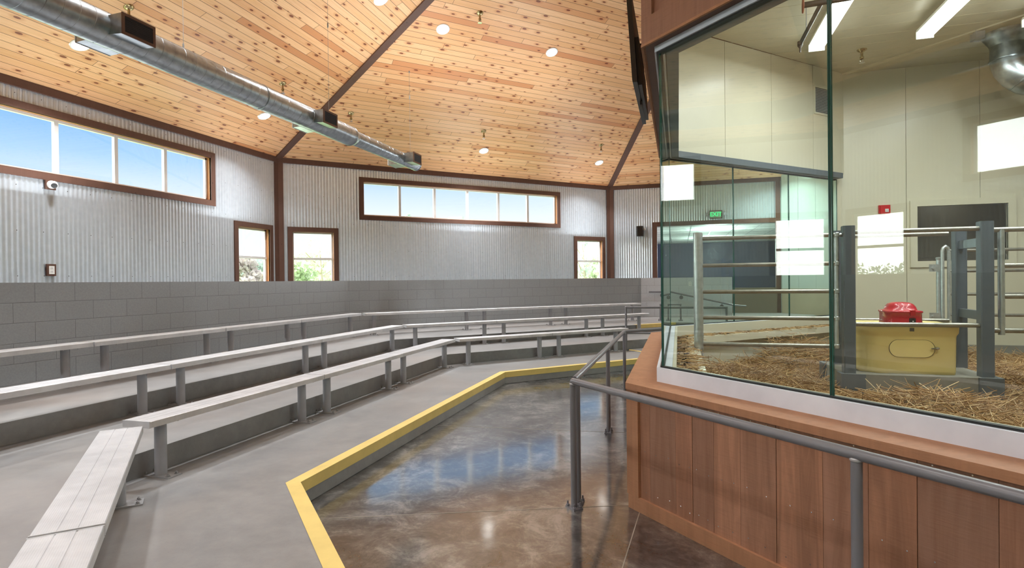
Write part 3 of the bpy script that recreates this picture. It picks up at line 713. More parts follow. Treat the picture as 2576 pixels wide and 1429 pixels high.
rail('pipe_handrail', 'charcoal pipe handrail along the front of the boarded pen, running off to the right', [(*ends[0], RT), (*ends[2], RT)], [(*ends[0], RT), (*ends[1], RT), (*ends[2], RT)], angle(3), group='pipe rails round the pen')
LX = -.662; LE = 7.31
d2 = (LX+S2*2.6, LE+S2*2.6)
rail('pipe_handrail', 'charcoal pipe handrail along the left side of the pen, leading away to the far corner', [(LX, P0[1]+.055, RT), (LX, LE, RT), (d2[0], d2[1], RT)],
     [(LX+.012, P0[1]+.085, RT), (LX, 5.55, RT), (LX, LE-.03, RT), (d2[0]-.1, d2[1]-.1, RT)], math.pi/2, group='pipe rails round the pen')
def stair_rail():
    x0, y0 = -.94, 10.72; zt, zl = -.515, -.985
    root = thing('stair_rail', 'charcoal two-bar stair guard rail at the right end of the far tiers', 'handrail', Vector((x0, y0, Z1+H)))
    mb = MB(); mb.tube([(x0, y0, Z1+H), (x0, y0, zt+H), (x0+1.75, y0+.05, zt+H), (x0+1.75, y0+.05, Z1+H)], .021, 14); mb.build('frame', M['rail'], root)
    mb = MB(); mb.tube([(x0, y0, zl+H), (x0+1.75, y0+.05, zl+H)], .02, 14); mb.build('lower_bar', M['rail'], root)
    foot(root, Vector((x0, y0, Z1+H)), 0); foot(root, Vector((x0+1.75, y0+.05, Z1+H)), 0)
stair_rail()
def ramp_rail():
    root = thing('ramp_handrail', 'sloping wall handrail on the pale block wall, seen through two layers of glass', 'handrail', fp(4, .5, 15.4, -.45))
    y = 15.37; mb = MB(); mb.tube([fp(4, -.75, y, -.33), fp(4, -.2, y, -.335), fp(4, 1.35, y, -.68), fp(4, 1.62, y, -.70)], .022, 12); mb.build('rail', M['rail'], root)
    for u, z in ((-.42, -.335), (.06, -.39), (1.05, -.62)):
        mb = MB(); mb.lathe(fp(4, u, 15.449, z-.09), (0, -1, 0), [(.0, .012), (.045, .012), (.05, 0)], 14); mb.tube([fp(4, u, 15.44, z-.09), fp(4, u, y, z-.07), fp(4, u, y, z-.01)], .009, 8); mb.build('bracket', M['rail'], root)
ramp_rail()
def ramp_guard():
    y = 13.9; root = thing('ramp_guard', 'small U-shaped pipe guard beside the yellow step edge, behind the pen glass', 'handrail', fp(4, -.1, y, Z3))
    mb = MB(); mb.tube([fp(4, -.42, y, Z3), fp(4, -.42, y, -.60), fp(4, .04, y, -.60), fp(4, .04, y, Z3)], .02, 12); mb.build('frame', M['rail'], root)
    for u in (-.42, .04): foot(root, fp(4, u, y, Z3), 0)
ramp_guard()

# ---------------------------------------------------------------- fixtures on the walls and ceiling
def up_normal(k): return Vector((OUT[k][0]*PITCH, OUT[k][1]*PITCH, 1)).normalized()
def ceil_pt(k, u, v): return fp(k, u, v, EAVE+PITCH*(CW[k]-v))
CANS = []
def can_light(k, u, v, label):
    p = ceil_pt(k, u, v); n = -up_normal(k)
    root = thing('recessed_downlight', label, 'ceiling light', p, 'recessed downlights in the board ceiling')
    mb = MB(); mb.lathe(p, n, [(.122, 0), (.122, .012), (.104, .016), (.100, .006), (.100, .002)], 28); mb.build('trim_ring', M['white'], root)
    mb = MB(); mb.lathe(p, n, [(.101, .004), (.085, .010), (.05, .013), (0, .014)], 28); mb.build('lens', M['lens'], root)
    CANS.append((p+n*.03, n))
can_light(1, 5.743, 7.637, 'lit white downlight just below the fat end of the duct, upper left')
can_light(1, 9.249, 7.62, 'lit white downlight under the middle of the duct, left of the wood hip')
can_light(1, 8.29, 4.565, 'lit white downlight cut off by the top edge of the photo')
def uv2(x, y): return along(2, (x, y)), offset(2, (x, y))
for (x, y), lab in [((-4.051, 9.616), 'lit white downlight right of the wood hip, uppermost on the far slope'), ((-2.397, 11.255), 'lit white downlight nearest the television on the upper far slope'),
                    ((-4.602, 13.427), 'lit white downlight low on the far slope above the strip window'), ((-2.084, 15.898), 'lit white downlight low on the far slope near the right hip')]:
    can_light(2, *uv2(x, y), lab)
def sprinkler(k, u, v, label, drop=0, z=None):
    p = ceil_pt(k, u, v) if z is None else fp(k, u, v, z); n = -up_normal(k) if z is None else Vector((0, 0, -1))
    root = thing('sprinkler_head', label, 'sprinkler', p, 'fire sprinklers under the board ceiling' if z is None else None)
    mb = MB(); mb.lathe(p, n, [(.062, 0), (.058, .010), (.04, .026), (.026, .034), (0, .036)], 20); mb.build('escutcheon', M['brass'], root)
    mb = MB(); mb.lathe(p, (0, 0, -1), [(.016, .01), (.016, .10), (.026, .10), (.026, .125), (.012, .135)], 12); mb.build('stem', M['brass'], root)
    mb = MB(); mb.lathe(p, (0, 0, -1), [(.006, .13), (.006, .155), (.0, .155)], 8)
    for sx in (-1, 1): mb.tube([p+Vector((sx*.02, 0, -.12)), p+Vector((sx*.022, 0, -.15)), p+Vector((0, 0, -.175))], .0045, 6)
    mb.lathe(p, (0, 0, -1), [(.038, .175), (.038, .179), (.0, .180)], 14); mb.build('deflector', M['chrome'], root)
sprinkler(1, 5.735, 6.782, 'brass sprinkler head above the first duct register, upper left')
sprinkler(1, 8.729, 6.787, 'brass sprinkler head above the middle of the duct')
sprinkler(2, *uv2(-6.523, 10.533), 'brass sprinkler head just right of the wood hip, near the second duct register')
sprinkler(2, *uv2(-3.353, 9.65), 'brass sprinkler head near the top edge on the far slope')
sprinkler(2, *uv2(-4.358, 12.73), 'brass sprinkler head above the low centre downlight')
sprinkler(2, *uv2(-1.923, 15.103), 'brass sprinkler head near the right hip above a low downlight')

# spiral duct hung under the left slope
def duct():
    X, Z = -5.0, 2.33+H; Y1, YR, YE = 2.31, 8.05, 10.42; R1, R2 = .152, .118
    root = thing('spiral_air_duct', 'long galvanised spiral air duct hung under the board ceiling', 'duct', (X, 6, Z))
    d3 = Vector((-S2, S2, 0))*-1
    def seam(mb, a, b, r, pitch=.135, lean=.0):
        a, b = Vector(a), Vector(b); t = (b-a); L = t.length; t.normalize(); s = t.cross(Vector((0, 0, 1))).normalized(); w = s.cross(t)
        n = int(L/pitch*22); pts = [a+t*(L*i/n)+(s*math.cos(i/22*2*math.pi)+w*math.sin(i/22*2*math.pi))*r for i in range(n+1)]
        mb.tube(pts, .0026, 4, 0, False)
    mb = MB(); e = .10
    mb.tube([(X, YR, Z), (X, Y1+.12, Z), (X+.035, Y1-.02, Z), Vector((X, Y1, Z))+d3*.16, Vector((X, Y1, Z))+d3*6.2], R1, 36); seam(mb, (X, YR, Z), (X, Y1+.2, Z), R1)
    seam(mb, Vector((X, Y1, Z))+d3*.3, Vector((X, Y1, Z))+d3*6.1, R1); mb.build('large_pipe', M['duct'], root)
    mb = MB(); mb.tube([(X, YR-.02, Z), (X, YE, Z)], R2, 32); seam(mb, (X, YR, Z), (X, YE, Z), R2); mb.build('small_pipe', M['duct'], root)
    mb = MB(); mb.lathe((X, YR-.04, Z), (0, 1, 0), [(R1+.003, 0), (R1+.006, .015), (R1+.003, .03), (R1-.006, .055), (R2+.006, .11), (R2+.004, .13)], 36); mb.build('reducer', M['duct'], root)
    mb = MB()
    for y in (6.0, 3.0): mb.lathe((X, y, Z), (0, 1, 0), [(R1, -.02), (R1+.008, -.018), (R1+.008, .018), (R1, .02)], 36)
    mb.build('coupling', M['duct'], root)
    mb = MB(); mb.lathe((X, YE, Z), (0, 1, 0), [(R2+.004, -.02), (R2+.006, .0), (R2-.01, .012), (0, .014)], 32); mb.build('end_cap', M['duct'], root)
    for y, r in ((4.09, R1), (7.09, R1), (9.90, R2)):
        for sx in (1, -1):
            xo = X+sx*(.275 if sx > 0 else .30); yy = y+(0 if sx > 0 else .02 if y < 5 else .10); L = .165; h = .093; zc_ = Z+.0
            mb = MB(); x0, x1 = sorted((X+sx*r*.55, xo)); hh = h
            # saddle box flaring from the pipe to the register
            A = [(X+sx*r*.6, yy-L*1.04, zc_-hh*.9), (X+sx*r*.6, yy+L*1.04, zc_-hh*.9), (X+sx*r*.6, yy+L*1.04, zc_+hh*.9), (X+sx*r*.6, yy-L*1.04, zc_+hh*.9)]
            B = [(xo, yy-L, zc_-hh), (xo, yy+L, zc_-hh), (xo, yy+L, zc_+hh), (xo, yy-L, zc_+hh)]
            for i in range(4): mb.face([A[i], A[(i+1) % 4], B[(i+1) % 4], B[i]])
            mb.face(B); bx = mb.build('register_box', M['duct'], root)
            mb = MB(); w = .022; xa, xb = sorted((xo, xo+sx*.010))
            def bb(y0, y1, z0, z1, xa=xa, xb=xb): mb.box(4, xa, xb, y0, y1, z0-H, z1-H)
            bb(yy-L-.004, yy+L+.004, zc_+hh-w, zc_+hh+.004); bb(yy-L-.004, yy+L+.004, zc_-hh-.004, zc_-hh+w); bb(yy-L-.004, yy-L+w, zc_-hh+w, zc_+hh-w); bb(yy+L-w, yy+L+.004, zc_-hh+w, zc_+hh-w)
            mb.build('register_frame', M['bronze'] if sx > 0 else M['vinyl'], bx)
            mb = MB(); n = 9
            for i in range(n):
                z = zc_-hh+w+(i+.5)*(2*hh-2*w)/n; xs = xo+sx*.012
                mb.face([(xs-sx*.008, yy-L+w, z-.006), (xs-sx*.008, yy+L-w, z-.006), (xs-sx*.001, yy+L-w, z+.004), (xs-sx*.001, yy-L+w, z+.004)])
            mb.face([(xo+sx*.002, yy-L+w, zc_-hh+w), (xo+sx*.002, yy+L-w, zc_-hh+w), (xo+sx*.002, yy+L-w, zc_+hh-w), (xo+sx*.002, yy-L+w, zc_+hh-w)])
            mb.build('louvres', M['louvre'] if sx > 0 else M['vinyl'], bx)
    for y, r in ((4.85, R1), (7.47, R1), (10.17, R2)):
        zt = min(zc(1, X, y), zc(2, X, y))+H; mb = MB()
        mb.tube([(X, y, Z+r), (X, y, zt)], .0022, 6); mb.lathe((X, y, zt), (0, 0, -1), [(.012, 0), (.012, .03), (.004, .04)], 8); mb.lathe((X, y, Z+r), (0, 0, 1), [(.010, 0), (.010, .05), (.003, .07)], 8)
        mb.lathe((X, y, zt-.55), (0, 0, 1), [(.003, 0), (.011, .01), (.011, .07), (.003, .08)], 8); mb.build('hanger_wire', M['bolt'], root)
duct()
# wall fittings
def camera_dome():
    p = fp(1, 5.99, CW[1]-.03, 1.44); root = thing('security_camera', 'white turret security camera under the left strip window', 'camera', p)
    mb = MB(); mb.box(1, 5.92, 6.06, CW[1]-.035, CW[1]-.008, 1.37, 1.50); mb.build('mounting_block', M['trim'], root)
    n = Vector((1, 0, 0)); mb = MB(); q = p+n*.005; mb.lathe(q, n, [(.0, 0), (.056, 0), (.058, .02), (.05, .045), (.03, .055)], 22); mb.build('base', M['white'], root)
    t = Vector((.75, -.35, -.45)).normalized(); c = q+n*.055
    mb = MB(); mb.lathe(c, t, [(0, -.05), (.03, -.045), (.046, -.02), (.05, .0), (.046, .03), (.038, .042)], 20); b = mb.build('turret', M['white'], root)
    mb = MB(); mb.lathe(c, t, [(.038, .040), (.036, .05), (.02, .056), (0, .057)], 18); mb.build('lens', M['dark'], b)
camera_dome()
def outlet(k, u, v, z, label, framed=True):
    p = fp(k, u, v, z); root = thing('wall_outlet', label, 'outlet', p)
    if framed: mb = MB(); mb.box(k, u-.062, u+.062, v-.03, v, z-.085, z+.085); mb.build('wood_block', M['trim'], root)
    d = .03 if framed else 0
    mb = MB(); mb.box(k, u-.036, u+.036, v-d-.006, v-d, z-.058, z+.058); mb.build('cover_plate', M['white'], root)
    for s in (-1, 1):
        mb = MB(); mb.box(k, u-.017, u+.017, v-d-.009, v-d-.006, z+s*.025-.015, z+s*.025+.015); r = mb.build('receptacle', M['vinyl'], root)
        mb = MB()
        for x in (-.007, .007): mb.box(k, u+x-.0015, u+x+.0015, v-d-.0095, v-d-.009, z+s*.025-.002, z+s*.025+.009)
        mb.box(k, u-.002, u+.002, v-d-.0095, v-d-.009, z+s*.025-.010, z+s*.025-.006); mb.build('slots', M['dark'], r)
outlet(1, 5.98, CW[1]-.009, .225, 'white duplex outlet in a brown wood block on the left corrugated wall')
outlet(4, .284, 15.45, -.13, 'white outlet plate on the pale block wall behind the pen glass', False)
def speaker():
    u, z = -1.085, 1.42; p = fp(4, u, CW[4]-.01, z); root = thing('wall_speaker', 'small black loudspeaker on the right corrugated wall', 'speaker', p)
    mb = MB(); mb.prism([(u-.075, CW[4]-.24), (u+.075, CW[4]-.24), (u+.105, CW[4]-.10), (u-.105, CW[4]-.10)], z-.15, z+.15); mb.build('cabinet', M['dark'], root)
    mb = MB(); mb.box(4, u-.07, u+.07, CW[4]-.247, CW[4]-.24, z-.14, z+.14); mb.build('grille', M['screen'], root)
    mb = MB(); mb.box(4, u+.03, u+.16, CW[4]-.10, CW[4]-.01, z+.03, z+.10); mb.tube([fp(4, u+.09, CW[4]-.16, z+.06), fp(4, u+.09, CW[4]-.02, z+.06)], .012, 8); mb.build('bracket', M['vinyl'], root)
speaker()
def exit_sign():
    u, z, v = 1.04, 1.835, CW[4]-.03; p = fp(4, u, v, z); root = thing('exit_sign', 'lit green exit sign with lamp heads on the corrugated wall behind the pen glass', 'sign', p)
    mb = MB(); w, h = .155, .095
    mb.box(4, u-w-.02, u+w+.02, v-.06, v, z-h-.02, z-h); mb.box(4, u-w-.02, u+w+.02, v-.06, v, z+h, z+h+.02); mb.box(4, u-w-.02, u-w, v-.06, v, z-h, z+h); mb.box(4, u+w, u+w+.02, v-.06, v, z-h, z+h); mb.build('housing', M['bronze'], root)
    mb = MB(); mb.box(4, u-w, u+w, v-.045, v, z-h, z+h); f = mb.build('face', M['exitface'], root)
    cu = bpy.data.curves.new('letters', 'FONT'); cu.body = 'EXIT'; cu.size = .165; cu.align_x = 'CENTER'; cu.align_y = 'CENTER'; cu.extrude = .003; cu.offset = .004; cu.materials.append(M['exitgreen'])
    tmp = bpy.data.objects.new('letters', cu); me = bpy.data.meshes.new_from_object(tmp); bpy.data.objects.remove(tmp); t = bpy.data.objects.new('lettering', me); C.objects.link(t); t.parent = f; t.location = fp(4, u, v-.049, z)-wloc(f); t.rotation_euler = (math.pi/2, 0, 0)
    for s in (-1, 1):
        mb = MB(); mb.lathe(fp(4, u+s*.245, v-.03, z+.01), (s*.3, -1, -.2), [(0, -.05), (.04, -.03), (.055, .03), (.05, .035), (0, .03)], 14); mb.tube([fp(4, u+s*.17, v-.03, z+.01), fp(4, u+s*.22, v-.03, z+.01)], .012, 8); mb.build('lamp_head', M['plate'], root)
exit_sign()
def television():
    x, y0, y1, z0, z1 = -.335, 4.90, 6.27, 1.655, 2.47
    root = thing('television', 'thin black flat television seen edge-on beside the pen header', 'television', Vector((-.29, 5.6, 2.05+H)))
    mb = MB(); t = .22   # leans out at the top
    def q(xo, y, z): return (x+xo-(z-z0)*.06, y, z+H)
    def slab(xa, xb, ya, yb, za, zb):
        P = [q(xa, ya, za), q(xb, ya, za), q(xb, yb, za), q(xa, yb, za), q(xa, ya, zb), q(xb, ya, zb), q(xb, yb, zb), q(xa, yb, zb)]
        for f in ((0, 1, 2, 3), (4, 5, 6, 7), (0, 1, 5, 4), (1, 2, 6, 5), (2, 3, 7, 6), (3, 0, 4, 7)): mb.face([P[i] for i in f])
    slab(-.02, .018, y0, y1, z0, z1); mb.build('panel', M['dark'], root)
    mb = MB(); slab(-.023, -.02, y0+.012, y1-.012, z0+.02, z1-.012); mb.build('screen', M['screen'], root)
    mb = MB(); slab(.018, .05, y0+.12, y1-.12, z0+.01, z0+.42); mb.build('back_housing', M['dark'], root)
    mb = MB(); mb.box(4, -.345, -.305+.0, 5.35, 5.75, 1.75, 2.15); mb.box(4, -.33, -.31, 5.45, 5.52, z0-.03, 1.85); mb.build('wall_mount', M['iron'], root)
television()

# ---------------------------------------------------------------- inside the pen
def fixture(x, y0, y1, z, label):
    root = thing('fluorescent_fixture', label, 'ceiling light', Vector((x, (y0+y1)/2, ZPC+H)), 'fluorescent fixtures in the pen')
    mb = MB(); mb.prism([(x-.085, y0), (x+.085, y0), (x+.085, y1), (x-.085, y1)], z+.055, z+.09); hs = mb.build('housing', M['white'], root)
    mb = MB(); pr = [(-.088, .055), (-.088, .02), (-.06, -.02), (.06, -.02), (.088, .02), (.088, .055)]
    for i in range(6):
        a, b = pr[i], pr[(i+1) % 6]; mb.face([(x+a[0], y0+.015, z+a[1]+H), (x+a[0], y1-.015, z+a[1]+H), (x+b[0], y1-.015, z+b[1]+H), (x+b[0], y0+.015, z+b[1]+H)])
    mb.build('lens', M['tubes'], root)
    mb = MB()
    for ya, yb in ((y0, y0+.018), (y1-.018, y1)): mb.prism([(x-.092, ya), (x+.092, ya), (x+.092, yb), (x-.092, yb)], z-.024, z+.07)
    mb.build('end_caps', M['white'], root)
    mb = MB()
    for y in (y0+.25, y1-.25): mb.tube([(x, y, z+.09+H), (x, y, ZPC+H)], .006, 6)
    mb.build('hanger_rods', M['plate'], root)
FIX = [(1.70, 4.10, 8.05, 2.88), (2.87, 4.10, 8.03, 2.88), (3.92, 4.10, 8.02, 2.88)]
for f, lab in zip(FIX, ('lit wraparound fluorescent fixture nearest the glass joint, beside the dark pipe', 'lit wraparound fluorescent fixture in the middle of the pen ceiling', 'lit fluorescent fixture cut off by the right edge of the photo')): fixture(*f, lab)
def door_track():
    root = thing('pipe_track', 'dark overhead pipe with a rusty oval end plate below the pen ceiling', 'pipe', Vector((1.26, 6.5, 2.80+H)))
    mb = MB(); mb.tube([(1.265, 6.51, 2.80+H), (2.1, 6.43, 2.80+H), (3.3, 6.32, 2.80+H)], .03, 14); mb.build('pipe', M['iron'], root)
    mb = MB(); mb.lathe((1.26, 6.51, 2.80+H), (-1, .1, 0), [(0, .0), (.075, 0), (.08, .006), (.075, .012), (0, .012)], 20)
    mb.build('end_plate', M['rust'], root)
    mb = MB(); mb.tube([(1.42, 6.50, 2.79+H), (1.42, 7.55, 2.79+H)], .022, 10); mb.lathe((1.42, 7.55, 2.79+H), (0, 0, -1), [(.03, -.03), (.03, .02), (.01, .05), (.01, .1), (0, .1)], 10); mb.build('arm', M['iron'], root)
    mb = MB()
    for x, y in ((1.42, 7.2), (2.4, 6.41), (1.42, 6.5)): mb.tube([(x, y, 2.80+H), (x, y, ZPC+H)], .006, 6)
    mb.build('hanger_rods', M['plate'], root)
door_track()
def elbow_duct():
    cx, cy = 4.05, 8.75; root = thing('elbow_duct', 'galvanised duct elbow dropping from a cone in the pen ceiling', 'duct', Vector((cx, cy, ZPC+H)))
    mb = MB(); mb.lathe((cx, cy, ZPC+H), (0, 0, -1), [(.285, 0), (.28, .012), (.205, .13), (.196, .16)], 30); mb.build('cone', M['duct'], root)
    mb = MB(); r = .195; pts = [(cx, cy, ZPC-.15+H), (cx, cy, ZPC-.34+H)]
    for i in range(1, 6): a = i*math.pi/10; pts.append((cx+.34*(1-math.cos(a)), cy-.03*i, ZPC-.34-.34*math.sin(a)+H))
    pts.append((cx+1.6, cy-.5, ZPC-.72+H)); mb.tube(pts, r, 30)
    for p, q in ((pts[1], (0, 0, 1)), (pts[4], (.55, -.1, -.8)), (pts[6], (1, -.2, -.1))): mb.lathe(p, q, [(r, -.012), (r+.01, -.008), (r+.01, .008), (r, .012)], 30)
    mb.build('elbow', M['duct'], root)
    mb = MB(); mb.prism([(cx-.46, cy-.25), (cx-.36, cy-.25), (cx-.36, cy-.10), (cx-.46, cy-.10)], ZPC-.10, ZPC); mb.build('damper_handle', M['plate'], root)
elbow_duct()
def grille():
    k, u, v = 2, 8.045, li[2]; root = thing('wall_grille', 'grey louvred air grille high on the beige pen wall', 'vent', fp(k, u, v, 2.58)); w, h = .165, .18
    mb = MB(); mb.box(k, u-w-.025, u+w+.025, v-.014, v, 2.58-h-.025, 2.58-h); mb.box(k, u-w-.025, u+w+.025, v-.014, v, 2.58+h, 2.58+h+.025); mb.box(k, u-w-.025, u-w, v-.014, v, 2.58-h, 2.58+h); mb.box(k, u+w, u+w+.025, v-.014, v, 2.58-h, 2.58+h); mb.build('frame', M['beige'], root)
    mb = MB(); n = 16
    for i in range(n):
        z = 2.58-h+(i+.5)*2*h/n; mb.face([fp(k, u-w, v-.012, z+.002), fp(k, u+w, v-.012, z+.002), fp(k, u+w, v-.003, z-.008), fp(k, u-w, v-.003, z-.008)])
    mb.build('louvres', M['plate'], root)
    mb = MB(); mb.box(k, u-w, u+w, v-.002, v-.001, 2.58-h, 2.58+h); mb.build('duct_opening', M['louvre'], root)
grille()
sprinkler(4, 2.405, 8.768, 'small chrome sprinkler head under the beige pen ceiling', z=ZPC)
def strobe():
    u, z, v = 2.94, 1.0, YB; root = thing('fire_alarm_strobe', 'red fire alarm horn strobe on the back wall of the pen', 'alarm', fp(4, u, v, z))
    mb = MB(); mb.box(4, u-.075, u+.075, v-.035, v, z-.06, z+.06); mb.box(4, u-.06, u+.06, v-.05, v-.035, z-.07, z+.055); mb.build('housing', M['redpaint'], root)
    mb = MB(); mb.box(4, u+.0, u+.045, v-.062, v-.05, z-.045, z+.0); ls = mb.build('strobe_lens', M['white'], root)
    mb = MB()
    for i in range(3): mb.box(4, u+.008+i*.013, u+.014+i*.013, v-.064, v-.062, z-.035, z-.01)
    mb.build('lens_ribs', M['plate'], ls)
strobe()
# waterer on its concrete pad, with four square posts and rails
PX0, PX1, PY0, PY1, ZP = 1.44, 2.70, 5.93, 6.80, -.90
mb = MB(); mb.prism([(PX0+.03, PY0+.03), (PX1-.03, PY0+.03), (PX1-.03, PY1-.03), (PX0+.03, PY1-.03)], ZPF-.05, ZP)
tag(mb.build('concrete_pad', M['pad'], loc=(2.07, 6.36, ZPF+H)), 'raised concrete pad under the yellow waterer', 'pad')
def sqpost(x, y, w, z0, z1, name, parent, mat, r=.008):
    mb = MB(); a, b = w/2, w/2-r; mb.prism([(x-b, y-a), (x+b, y-a), (x+a, y-b), (x+a, y+b), (x+b, y+a), (x-b, y+a), (x-a, y+b), (x-a, y-b)], z0, z1); return mb.build(name, mat, parent)
def post_frame():
    root = thing('post_guard', 'slate painted steel post guard standing round the yellow waterer', 'guard', Vector((2.07, 6.36, ZPF+H)))
    xs = (1.532, 2.613); ys = (6.05, 6.65)
    for i, y in enumerate(ys):
        for x in xs:
            x = x+.045*i
            p = sqpost(x, y, .10, ZP-.005, .475, 'post', root, M['post']); sqpost(x, y, .094, .474, .480, 'post_cap', p, M['post'], .004)
    # corner channels wrapping the pad
    for x, s in ((PX0, 1), (PX1, -1)):
        for y, t in ((PY0, 1), (PY1, -1)):
            mb = MB(); L = .20 if s > 0 else .18
            X = sorted((x, x+s*L)); Y = sorted((y, y+t*.03)); mb.prism([(X[0], Y[0]), (X[1], Y[0]), (X[1], Y[1]), (X[0], Y[1])], ZPF-.05, ZP+.004)
            X = sorted((x, x+s*.03)); Y = sorted((y+t*.03, y+t*.17)); mb.prism([(X[0], Y[0]), (X[1], Y[0]), (X[1], Y[1]), (X[0], Y[1])], ZPF-.05, ZP+.004); mb.build('corner_shoe', M['post'], root)
    for z in (.418, -.443):
        for y in ys:
            mb = MB(); mb.tube([(xs[0]+.05, y-.01, z+H), (xs[1]-.05, y-.01, z+H)], .021, 14); mb.build('cross_rail', M['bar'], root)
    for z in (.30, -.36):
        mb = MB(); mb.prism([(xs[1]-.02, ys[0]+.05), (xs[1]+.02, ys[0]+.05), (xs[1]+.06, ys[1]-.05), (xs[1]+.02, ys[1]-.05)], z-.04, z+.04); mb.build('side_bar', M['post'], root)
post_frame()
def waterer():
    x0, x1, y0, y1 = 1.66, 2.40, 6.075, 6.60; zb, zt = ZP+.001, -.445
    root = thing('livestock_waterer', 'pale yellow insulated livestock waterer with a red float lid', 'waterer', Vector(((x0+x1)/2, (y0+y1)/2, ZP+H)))
    def octo(d, c, z): return [(x0+d+c, y0+d, z), (x1-d-.02, y0+d, z), (x1-d, y0+d+.02, z), (x1-d, y1-d-c, z), (x1-d-c, y1-d, z), (x0+d+c, y1-d, z), (x0+d, y1-d-c, z), (x0+d, y0+d+c*.9, z)]
    sec = [octo(.0, .12, zb), octo(-.004, .12, zb+.03), octo(-.008, .12, zt-.12), octo(-.010, .12, zt-.10), octo(-.022, .09, zt-.075), octo(-.025, .09, zt-.012), octo(-.018, .09, zt), octo(.02, .08, zt), octo(.03, .08, zt-.015), octo(.035, .08, zt-.03)]
    mb = MB()
    for a, b in zip(sec, sec[1:]):
        for i in range(8): mb.face([(*a[i][:2], a[i][2]+H), (*a[(i+1) % 8][:2], a[(i+1) % 8][2]+H), (*b[(i+1) % 8][:2], b[(i+1) % 8][2]+H), (*b[i][:2], b[i][2]+H)], None, 0, True)
    mb.face([(*p[:2], p[2]+H) for p in sec[-1]]); mb.face([(*p[:2], p[2]+H) for p in sec[0]])
    body = mb.build('body', M['tub'], root, norm='weld', sharp=32)
    # front access panel with a thin stadium outline
    cx, cz, hw, hh, r = (x0+x1)/2+.02, zb+.235, .185, .082, .08; yf = y0-.0115; P = []
    for cxx, s in ((cx+hw-r, 1), (cx-hw+r, -1)):
        for i in range(13): a = -math.pi/2+math.pi*i/12; P.append((cxx+s*math.cos(a)*r, cz+(math.sin(a) if s > 0 else -math.sin(a))*r*1.02))
    mb = MB(); n = len(P)
    for d0, d1, yy in ((1.0, .985, yf),):
        for i in range(n):
            a, b = P[i], P[(i+1) % n]; g = lambda p, d: (cx+(p[0]-cx)*d, yy, cz+(p[1]-cz)*d+H)
            mb.face([g(a, d0), g(b, d0), g(b, .975), g(a, .975)])
    mb.build('panel_groove', M['iron'], root, norm=False)
    mb = MB(); mb.face([(cx+(p[0]-cx)*.972, yf-.004, cz+(p[1]-cz)*.96+H) for p in P]); m_ = len(P)
    for i in range(m_):
        a, b = P[i], P[(i+1) % m_]; A = (cx+(a[0]-cx)*.972, cz+(a[1]-cz)*.96+H); B = (cx+(b[0]-cx)*.972, cz+(b[1]-cz)*.96+H); mb.face([(A[0], yf-.004, A[1]), (B[0], yf-.004, B[1]), (B[0], yf+.004, B[1]), (A[0], yf+.004, A[1])])
    pn = mb.build('access_panel', M['tub'], root)
    mb = MB(); lx = cx+hw; mb.tube([(lx-.035, yf-.012, cz+.004+H), (lx+.028, yf-.012, cz+.006+H)], .008, 8); mb.lathe((lx+.012, yf, cz+.005+H), (0, -1, 0), [(.013, 0), (.013, .02), (0, .021)], 10); mb.build('latch', M['chrome'], pn)
    mb = MB(); mb.box(4, cx-.02, cx+.015, y0-.028, y0-.008, zt-.06, zt-.028); mb.build('rim_notch', M['panel'], root)
    mb = MB(); mb.face([(*p[:2], zt-.028+H) for p in octo(.034, .08, 0)]); mb.build('trough_opening', M['iron'], root)
    mb = MB(); mb.box(4, x0-.005, x0+.001, y0+.17, y0+.36, zb+.15, zb+.22); mb.build('side_recess', M['panel'], root)
    # red float cover
    ax0, ax1, ay0, ay1 = 1.885, 2.165, 6.12, 6.42; c = .035
    def rr(d, z): return [(ax0+d+c, ay0+d, z), (ax1-d-c, ay0+d, z), (ax1-d, ay0+d+c, z), (ax1-d, ay1-d-c, z), (ax1-d-c, ay1-d, z), (ax0+d+c, ay1-d, z), (ax0+d, ay1-d-c, z), (ax0+d, ay0+d+c, z)]
    zl = zt-.012; sec = [rr(-.004, zl), rr(0, zl+.06), rr(0, zl+.112), rr(-.007, zl+.117), rr(-.007, zl+.132), rr(.010, zl+.136), rr(.028, zl+.142), rr(.036, zl+.172), rr(.052, zl+.196), rr(.078, zl+.210), rr(.11, zl+.214)]
    mb = MB()
    for a, b in zip(sec, sec[1:]):
        for i in range(8): mb.face([(*a[i][:2], a[i][2]+H), (*a[(i+1) % 8][:2], a[(i+1) % 8][2]+H), (*b[(i+1) % 8][:2], b[(i+1) % 8][2]+H), (*b[i][:2], b[i][2]+H)], None, 0, True)
    mb.face([(*p[:2], p[2]+H) for p in sec[-1]]); lid = mb.build('float_lid', M['red'], root, norm='weld', sharp=28); lid['label'] = 'red moulded float lid'
    mb = MB(); mb.prism([(2.05, ay0-.010), (2.10, ay0-.010), (2.10, ay0+.03), (2.05, ay0+.03)], zl+.028, zl+.068); mb.build('latch_pocket', M['louvre'], lid)
    mb = MB(); mb.prism([(2.058, ay0-.012), (2.098, ay0-.012), (2.092, ay0+.05), (2.064, ay0+.05)], zl+.09, zl+.142); mb.build('finger_notch', M['redpaint'], lid)
    mb = MB(); mb.lathe((2.076, ay0-.011, zl+.040+H), (0, -1, 0), [(.007, 0), (.007, .004), (0, .005)], 8); mb.build('screw', M['chrome'], lid)
waterer()
